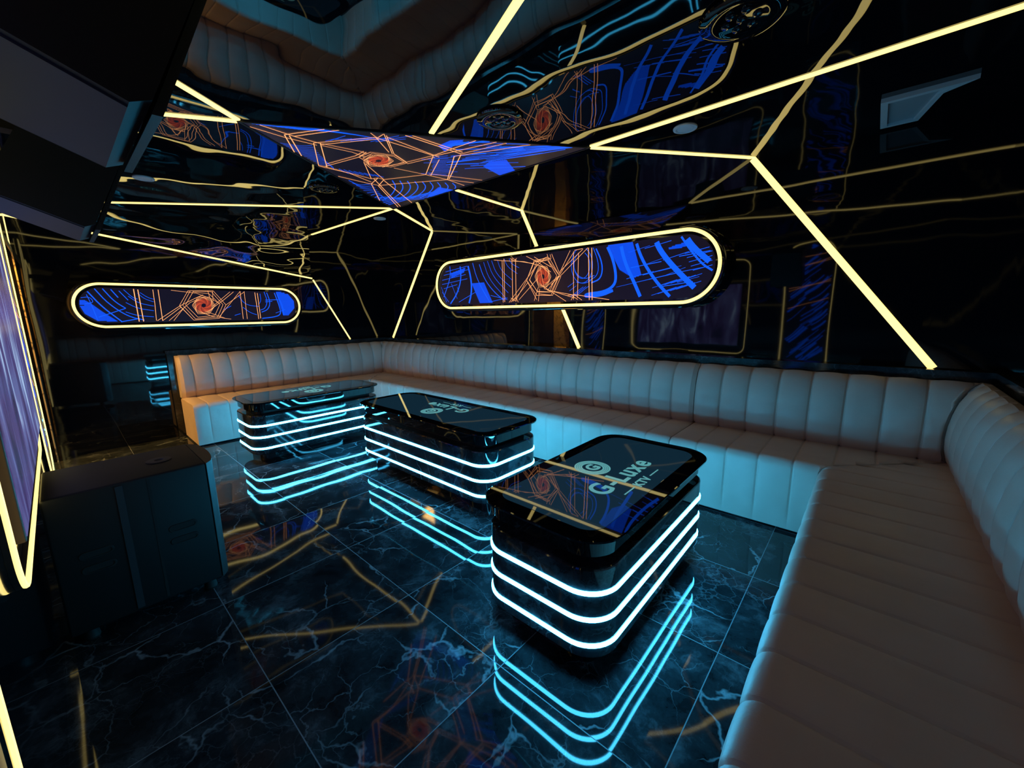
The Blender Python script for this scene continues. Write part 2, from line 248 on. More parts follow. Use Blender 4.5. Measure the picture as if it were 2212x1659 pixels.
# ------------------------------------------------------------------ traced display pictures
PAT_RIGHT=[('b',0.012,[(-1.46,0.261),(-1.452,0.126),(-1.51,0.005),(-1.605,-0.14)]),('b',0.02,[(-1.267,0.255),(-1.246,0.072),(-1.335,-0.108),(-1.474,-0.23)]),('b',0.028,[(-1.129,0.253),(-1.064,0.041),(-1.071,-0.118),(-1.122,-0.238)]),('b',0.01,[(-1.039,0.255),(-0.961,0.035),(-0.744,-0.246)]),('b',0.01,[(-0.937,0.256),(-0.845,0.047),(-0.685,-0.114),(-0.528,-0.213)]),('b',0.006,[(-0.852,0.248),(-0.762,0.033),(-0.502,-0.186)]),('b',0.006,[(-0.783,0.242),(-0.693,0.057),(-0.462,-0.132)]),('b',0.006,[(-0.715,0.241),(-0.639,0.081),(-0.423,-0.07)]),('b',0.005,[(-0.621,0.237),(-0.572,0.123),(-0.396,0.002)]),('b',0.005,[(-0.517,0.245),(-0.469,0.151),(-0.322,0.068)]),('b',0.005,[(-0.442,0.238),(-0.418,0.183),(-0.297,0.128)]),('P',0,[(-1.065,0.002),(-0.847,-0.001),(-0.703,-0.251),(-0.92,-0.25)]),('P',0,[(-1.451,0.147),(-1.162,0.196),(-1.196,0.139),(-1.438,0.084)]),('b',0.006,[(-1.624,0.074),(-1.166,0.117)]),('b',0.006,[(-1.628,0.021),(-1.138,0.065)]),('b',0.006,[(-1.597,-0.034),(-1.329,0.005)]),('b',0.006,[(-1.549,0.175),(-1.131,0.214)]),('b',0.006,[(-1.586,0.135),(-1.102,0.172)]),('b',0.006,[(-1.309,-0.213),(-0.996,-0.101)]),('b',0.006,[(-1.331,-0.025),(-1.302,-0.088)]),('b',0.006,[(-1.635,-0.075),(-1.507,-0.208)]),('b',0.006,[(-1.648,-0.01),(-1.542,-0.228)]),('b',0.006,[(-1.442,0.022),(-1.339,-0.17)]),('b',0.006,[(-0.771,-0.226),(-0.476,-0.187)]),('b',0.006,[(-0.741,-0.15),(-0.476,-0.206)]),('b',0.014,[(0.631,0.259),(0.723,0.086),(0.71,-0.049),(0.604,-0.081)]),('b',0.007,[(0.604,0.269),(0.679,0.104),(0.674,-0.016),(0.585,-0.057)]),('b',0.03,[(0.753,0.253),(0.824,0.121),(0.862,-0.029),(0.849,-0.117),(0.748,-0.172),(0.551,-0.183),(0.532,-0.208),(0.714,-0.202),(0.834,-0.161)]),('b',0.035,[(0.893,0.251),(0.94,0.081),(1.043,-0.112),(1.102,-0.233)]),('P',0,[(0.761,0.256),(1.004,0.256),(1.101,-0.045),(1.025,-0.068),(0.894,0.013),(0.832,0.12)]),('b',0.03,[(1.035,0.255),(1.095,0.096),(1.223,-0.094),(1.366,-0.243)]),('b',0.05,[(1.205,0.259),(1.253,0.148),(1.387,-0.011),(1.589,-0.207)]),('b',0.05,[(1.444,0.257),(1.523,0.139),(1.681,-0.002)]),('b',0.018,[(1.412,0.255),(1.483,0.15),(1.594,0.011),(1.678,-0.046)]),('P',0,[(1.377,0.168),(1.455,0.185),(1.508,0.166),(1.405,0.139)]),('P',0,[(1.323,0.154),(1.403,0.178),(1.444,0.148),(1.337,0.139)]),('b',0.003,[(0.866,-0.133),(1.058,-0.102)]),('b',0.005,[(1.022,-0.107),(1.247,-0.071)]),('b',0.007,[(1.169,-0.083),(1.424,-0.043)]),('b',0.003,[(1.308,-0.06),(1.472,-0.007)]),('b',0.005,[(1.44,-0.039),(1.635,-0.014)]),('b',0.007,[(0.998,0.027),(1.272,0.056)]),('b',0.003,[(1.145,0.047),(1.323,0.092)]),('b',0.005,[(1.284,0.066),(1.493,0.114)]),('b',0.007,[(1.416,0.084),(1.654,0.104)]),('b',0.003,[(0.973,0.16),(1.167,0.196)]),('b',0.005,[(1.121,0.176),(1.347,0.215)]),('b',0.007,[(1.279,-0.149),(1.536,-0.122)]),('b',0.003,[(1.412,-0.124),(1.583,-0.086)]),('b',0.005,[(0.963,-0.066),(1.21,-0.02)]),('b',0.007,[(1.113,-0.043),(1.389,0.006)]),('b',0.003,[(1.255,-0.021),(1.439,0.009)]),('b',0.004,[(1.199,-0.219),(1.409,-0.159)]),('b',0.004,[(1.253,-0.208),(1.458,-0.15)]),('b',0.004,[(1.306,-0.198),(1.506,-0.14)]),('b',0.004,[(1.357,-0.188),(1.554,-0.131)]),('b',0.004,[(1.407,-0.178),(1.6,-0.122)]),('b',0.004,[(1.204,-0.156),(1.412,-0.099)]),('b',0.004,[(1.257,-0.146),(1.461,-0.09)]),('b',0.004,[(1.309,-0.136),(1.509,-0.081)]),('b',0.004,[(1.36,-0.127),(1.556,-0.073)]),('b',0.004,[(1.411,-0.118),(1.603,-0.064)]),('b',0.005,[(1.46,0.101),(1.665,0.136)]),('b',0.005,[(1.478,0.067),(1.667,0.101)]),('b',0.005,[(1.496,0.033),(1.67,0.066)]),('b',0.005,[(1.513,-0.001),(1.672,0.031)]),('b',0.005,[(1.531,-0.035),(1.675,-0.004)]),('b',0.006,[(0.528,0.201),(0.559,0.171),(0.58,0.127),(0.587,0.076),(0.579,0.028),(0.557,-0.011),(0.525,-0.033),(0.488,-0.034),(0.453,-0.014),(0.425,0.024),(0.409,0.073),(0.409,0.125),(0.424,0.17),(0.452,0.202)]),('b',0.006,[(0.539,0.24),(0.58,0.199),(0.608,0.139),(0.617,0.072),(0.607,0.007),(0.578,-0.045),(0.535,-0.075),(0.485,-0.078),(0.436,-0.051),(0.398,0.0),(0.377,0.067),(0.377,0.138),(0.398,0.199),(0.436,0.241)]),('b',0.006,[(0.393,0.145),(0.424,0.016),(0.529,-0.046),(0.638,-0.014)]),('b',0.006,[(0.603,-0.058),(0.53,-0.085),(0.435,-0.064)]),('b',0.005,[(0.338,-0.107),(0.415,-0.063)]),('b',0.005,[(0.442,-0.158),(0.517,-0.114)]),('b',0.005,[(0.371,-0.203),(0.448,-0.157)]),('b',0.005,[(0.473,-0.156),(0.547,-0.112)]),('b',0.005,[(0.402,-0.2),(0.479,-0.155)]),('b',0.005,[(0.503,-0.154),(0.577,-0.111)]),('b',0.005,[(0.433,-0.198),(0.509,-0.153)]),('b',0.005,[(0.36,-0.145),(0.437,-0.1)]),('o',0.009,[(-0.548,0.266),(-0.542,-0.236)]),('o',0.009,[(-0.52,0.264),(-0.518,-0.232)]),('o',0.009,[(-0.4,0.234),(-0.396,-0.228)]),('o',0.009,[(-0.348,0.247),(-0.346,-0.229)]),('o',0.007,[(0.401,0.246),(0.408,-0.231)]),('o',0.007,[(0.459,0.209),(0.453,-0.217)]),('o',0.011,[(0.566,0.263),(0.587,-0.24)]),('o',0.011,[(0.602,0.259),(0.618,-0.241)]),('o',0.006,[(-0.782,0.261),(-0.569,0.228),(-0.225,0.187),(0.013,0.121),(0.11,0.038)]),('o',0.006,[(-0.467,0.255),(-0.368,0.21),(-0.087,0.154)]),('o',0.006,[(-0.271,0.275),(-0.042,0.168),(0.131,0.053)]),('o',0.006,[(-0.087,0.222),(0.131,0.103)]),('o',0.006,[(0.067,0.274),(0.11,0.154),(0.235,0.013),(0.067,-0.094)]),('o',0.006,[(0.12,0.268),(0.235,0.038)]),('o',0.006,[(0.372,0.257),(0.235,0.03)]),('o',0.006,[(0.411,0.237),(0.505,0.243)]),('o',0.006,[(0.411,0.23),(0.235,0.013),(0.089,-0.128)]),('o',0.006,[(0.577,0.257),(0.276,0.027),(0.132,-0.072)]),('o',0.006,[(0.523,0.248),(0.245,0.053)]),('o',0.006,[(-0.451,-0.238),(-0.087,0.103),(0.045,0.193)]),('o',0.006,[(-0.351,-0.218),(-0.192,-0.011),(-0.087,0.171),(0.088,0.206)]),('o',0.006,[(-0.301,-0.211),(-0.043,-0.002)]),('o',0.006,[(-0.388,-0.226),(-0.168,-0.029)]),('o',0.006,[(-0.089,-0.229),(-0.032,-0.089)]),('o',0.006,[(-0.032,-0.236),(-0.016,-0.107)]),('o',0.006,[(-0.192,-0.011),(-0.055,-0.218)]),('o',0.006,[(-0.152,-0.004),(-0.043,-0.14)]),('o',0.006,[(-0.009,0.114),(0.046,-0.11),(0.418,-0.215)]),('o',0.006,[(0.046,-0.093),(0.319,-0.245)]),('o',0.006,[(0.089,-0.128),(0.437,-0.192)]),('o',0.006,[(0.235,0.013),(0.132,-0.147),(-0.043,-0.131)]),('o',0.006,[(0.256,0.004),(0.153,-0.182),(-0.032,-0.158)]),('o',0.006,[(-0.087,0.171),(0.131,0.185),(0.109,0.269)]),('o',0.006,[(-0.11,0.139),(-0.192,-0.011)]),('o',0.006,[(-0.042,0.151),(-0.157,-0.013)]),('o',0.006,[(0.339,-0.188),(0.417,-0.183),(0.819,-0.246)]),('o',0.006,[(-0.38,0.233),(-0.416,0.263)]),('o',0.006,[(0.411,0.237),(0.362,0.258)]),('o',0.006,[(-0.426,-0.235),(-0.35,-0.182),(-0.314,-0.238)]),('o',0.006,[(-0.425,-0.189),(-0.351,-0.227)]),('o',0.006,[(0.379,-0.235),(0.417,-0.183),(0.505,-0.239)]),('o',0.006,[(0.388,-0.19),(0.457,-0.233)]),('o',0.006,[(-0.417,0.254),(-0.344,0.212),(-0.319,0.253)]),('o',0.006,[(-0.087,0.188),(0.109,0.195),(0.235,0.013),(0.132,-0.181),(-0.055,-0.174),(-0.192,-0.011),(-0.087,0.188)]),('o',0.006,[(-0.053,0.169),(0.088,0.173),(0.204,0.015),(0.111,-0.146),(-0.039,-0.14),(-0.152,-0.013),(-0.053,0.169)]),('o',0.0042,[(0.132,0.007),(0.081,-0.094),(-0.025,-0.089),(-0.079,0.021),(-0.025,0.122),(0.08,0.113),(0.132,0.007)]),('o',0.0042,[(0.124,-0.009),(0.064,-0.093),(-0.034,-0.071),(-0.071,0.037),(-0.008,0.121),(0.089,0.096),(0.124,-0.009)]),('o',0.0042,[(0.114,-0.022),(0.048,-0.089),(-0.04,-0.054),(-0.06,0.05),(0.008,0.116),(0.094,0.079),(0.114,-0.022)]),('o',0.0042,[(0.103,-0.033),(0.034,-0.083),(-0.042,-0.036),(-0.048,0.061),(0.022,0.109),(0.097,0.062),(0.103,-0.033)]),('r',0.0042,[(0.091,-0.04),(0.022,-0.074),(-0.042,-0.02),(-0.036,0.068),(0.034,0.1),(0.096,0.047),(0.091,-0.04)]),('r',0.0042,[(0.079,-0.044),(0.012,-0.063),(-0.039,-0.006),(-0.023,0.071),(0.044,0.09),(0.094,0.032),(0.079,-0.044)]),('r',0.0042,[(0.067,-0.045),(0.005,-0.052),(-0.034,0.007),(-0.011,0.072),(0.051,0.078),(0.089,0.02),(0.067,-0.045)]),('r',0.0042,[(0.055,-0.043),(0.0,-0.04),(-0.028,0.017),(0.0,0.07),(0.056,0.066),(0.083,0.01),(0.055,-0.043)]),('r',0.0042,[(0.045,-0.039),(-0.002,-0.028),(-0.02,0.025),(0.011,0.066),(0.058,0.054),(0.075,0.002),(0.045,-0.039)]),('r',0.0042,[(0.037,-0.033),(-0.002,-0.016),(-0.011,0.03),(0.019,0.06),(0.058,0.043),(0.067,-0.003),(0.037,-0.033)]),('r',0.0042,[(0.03,-0.025),(-0.0,-0.006),(-0.003,0.033),(0.026,0.052),(0.056,0.033),(0.058,-0.005),(0.03,-0.025)]),('r',0.0042,[(0.026,-0.017),(0.004,0.002),(0.006,0.032),(0.03,0.044),(0.052,0.025),(0.05,-0.005),(0.026,-0.017)]),]
PAT_LEFT=[('P',0,[(-0.998,0.074),(-0.929,0.017),(-0.858,-0.064),(-0.751,-0.171),(-0.904,-0.157),(-0.984,-0.086),(-1.009,-0.006)]),('b',0.012,[(-0.937,0.137),(-0.851,-0.017),(-0.724,-0.168)]),('b',0.01,[(-0.884,0.165),(-0.804,0.018),(-0.672,-0.114),(-0.548,-0.154)]),('b',0.01,[(-0.826,0.167),(-0.757,0.042),(-0.679,-0.029)]),('b',0.01,[(-0.767,0.162),(-0.722,0.08)]),('b',0.008,[(-0.708,0.149),(-0.65,0.055)]),('b',0.006,[(-0.671,0.162),(-0.61,0.08),(-0.575,0.068)]),('b',0.006,[(-0.671,0.031),(-0.588,-0.03),(-0.459,-0.055)]),('b',0.005,[(-0.567,0.129),(-0.519,0.069),(-0.446,0.039)]),('b',0.005,[(-0.547,0.136),(-0.489,0.082),(-0.443,0.067)]),('b',0.006,[(-0.684,-0.066),(-0.598,-0.106),(-0.467,-0.12)]),('b',0.006,[(-0.644,0.097),(-0.58,0.031),(-0.508,0.007),(-0.452,-0.005)]),('b',0.006,[(-0.994,0.074),(-0.928,0.086),(-0.903,0.029),(-0.97,0.017)]),('b',0.01,[(-0.733,-0.167),(-0.602,-0.14)]),('b',0.008,[(-0.89,-0.116),(-0.679,-0.029)]),('b',0.006,[(-0.959,0.153),(-0.928,0.029),(-0.902,-0.145)]),('P',0,[(0.778,0.179),(0.906,0.172),(0.989,0.058),(0.987,-0.035),(0.904,-0.127),(0.837,-0.134),(0.814,-0.019)]),('b',0.01,[(0.668,0.173),(0.701,0.041),(0.664,-0.049),(0.586,-0.081)]),('b',0.008,[(0.641,0.173),(0.669,0.055),(0.632,-0.034),(0.576,-0.055)]),('b',0.012,[(0.757,0.176),(0.807,-0.019),(0.81,-0.118),(0.716,-0.147),(0.584,-0.159)]),('b',0.008,[(0.778,0.176),(0.844,-0.004),(0.845,-0.126)]),('b',0.006,[(0.592,0.149),(0.596,0.069),(0.571,0.025)]),('b',0.006,[(0.352,0.123),(0.414,0.01),(0.567,-0.011)]),('b',0.006,[(0.385,-0.019),(0.454,-0.084),(0.529,-0.114)]),('b',0.008,[(0.643,0.07),(0.796,0.079)]),('b',0.008,[(0.641,0.048),(0.724,0.056)]),('b',0.006,[(0.287,-0.117),(0.351,-0.097)]),('b',0.006,[(0.749,-0.094),(0.868,-0.05)]),('b',0.006,[(0.186,-0.046),(0.263,-0.004)]),('o',0.012,[(-0.593,0.171),(-0.592,-0.168)]),('o',0.012,[(-0.56,0.166),(-0.557,-0.168)]),('o',0.007,[(-0.439,0.169),(-0.441,0.02),(-0.451,-0.162)]),('o',0.009,[(-0.395,0.17),(-0.399,-0.164)]),('o',0.007,[(0.376,0.173),(0.373,-0.162)]),('o',0.006,[(0.42,0.174),(0.416,-0.163)]),('o',0.009,[(0.534,0.184),(0.544,-0.166)]),('o',0.009,[(0.562,0.178),(0.567,-0.159)]),('o',0.005,[(-0.286,0.167),(-0.064,0.141),(0.084,0.074),(0.147,0.023)]),('o',0.006,[(-0.443,-0.163),(-0.231,-0.005),(-0.071,0.088),(-0.0,0.123)]),('o',0.006,[(-0.399,-0.164),(-0.222,-0.018)]),('o',0.005,[(-0.344,-0.165),(-0.131,0.035),(-0.05,0.075)]),('o',0.005,[(-0.303,-0.166),(-0.191,-0.018)]),('o',0.005,[(-0.136,0.165),(-0.232,0.002),(-0.123,-0.164),(0.127,-0.149),(0.211,0.009),(0.102,0.172),(-0.136,0.165)]),('o',0.005,[(-0.115,0.166),(-0.204,0.006),(-0.105,-0.151),(0.112,-0.131),(0.181,0.012),(0.083,0.161),(-0.115,0.166)]),('o',0.005,[(-0.083,0.167),(-0.177,0.008),(-0.081,-0.132),(0.085,-0.114),(0.152,0.016),(0.058,0.137),(-0.084,0.154)]),('o',0.005,[(0.211,0.009),(0.419,0.167)]),('o',0.006,[(0.059,-0.039),(0.2,0.072),(0.321,0.178)]),('o',0.005,[(0.074,-0.011),(0.284,0.177)]),('o',0.005,[(-0.036,-0.078),(0.06,-0.127),(0.245,-0.162)]),('o',0.005,[(-0.011,-0.058),(0.186,-0.151)]),('o',0.005,[(0.129,-0.129),(0.376,0.173)]),('o',0.005,[(-0.231,-0.005),(-0.123,-0.164)]),('o',0.005,[(0.05,0.171),(0.062,0.077)]),('o',0.005,[(0.096,0.172),(0.087,0.05)]),('o',0.0042,[(0.102,0.002),(0.034,-0.095),(-0.075,-0.094),(-0.117,0.002),(-0.052,0.097),(0.057,0.099),(0.102,0.002)]),('o',0.0042,[(0.091,-0.013),(0.016,-0.095),(-0.082,-0.078),(-0.107,0.017),(-0.035,0.098),(0.065,0.084),(0.091,-0.013)]),('o',0.0042,[(0.079,-0.027),(0.0,-0.092),(-0.086,-0.063),(-0.095,0.03),(-0.019,0.095),(0.068,0.068),(0.079,-0.027)]),('o',0.0042,[(0.065,-0.037),(-0.014,-0.086),(-0.086,-0.047),(-0.082,0.04),(-0.005,0.09),(0.069,0.053),(0.065,-0.037)]),('r',0.0042,[(0.051,-0.044),(-0.025,-0.079),(-0.084,-0.033),(-0.069,0.047),(0.006,0.083),(0.067,0.038),(0.051,-0.044)]),('r',0.0042,[(0.038,-0.048),(-0.034,-0.069),(-0.08,-0.019),(-0.056,0.052),(0.015,0.074),(0.063,0.024),(0.038,-0.048)]),('r',0.0042,[(0.025,-0.05),(-0.04,-0.059),(-0.074,-0.008),(-0.043,0.053),(0.022,0.064),(0.056,0.012),(0.025,-0.05)]),('r',0.0042,[(0.013,-0.049),(-0.044,-0.048),(-0.066,0.002),(-0.032,0.052),(0.026,0.053),(0.048,0.002),(0.013,-0.049)]),('r',0.0042,[(0.003,-0.045),(-0.045,-0.037),(-0.057,0.01),(-0.022,0.049),(0.027,0.042),(0.039,-0.006),(0.003,-0.045)]),('r',0.0042,[(-0.005,-0.04),(-0.044,-0.027),(-0.048,0.015),(-0.014,0.044),(0.025,0.031),(0.03,-0.011),(-0.005,-0.04)]),('r',0.0042,[(-0.011,-0.033),(-0.041,-0.018),(-0.039,0.017),(-0.008,0.038),(0.022,0.022),(0.02,-0.014),(-0.011,-0.033)]),('r',0.0042,[(-0.015,-0.026),(-0.036,-0.01),(-0.03,0.018),(-0.004,0.03),(0.017,0.014),(0.011,-0.014),(-0.015,-0.026)]),]
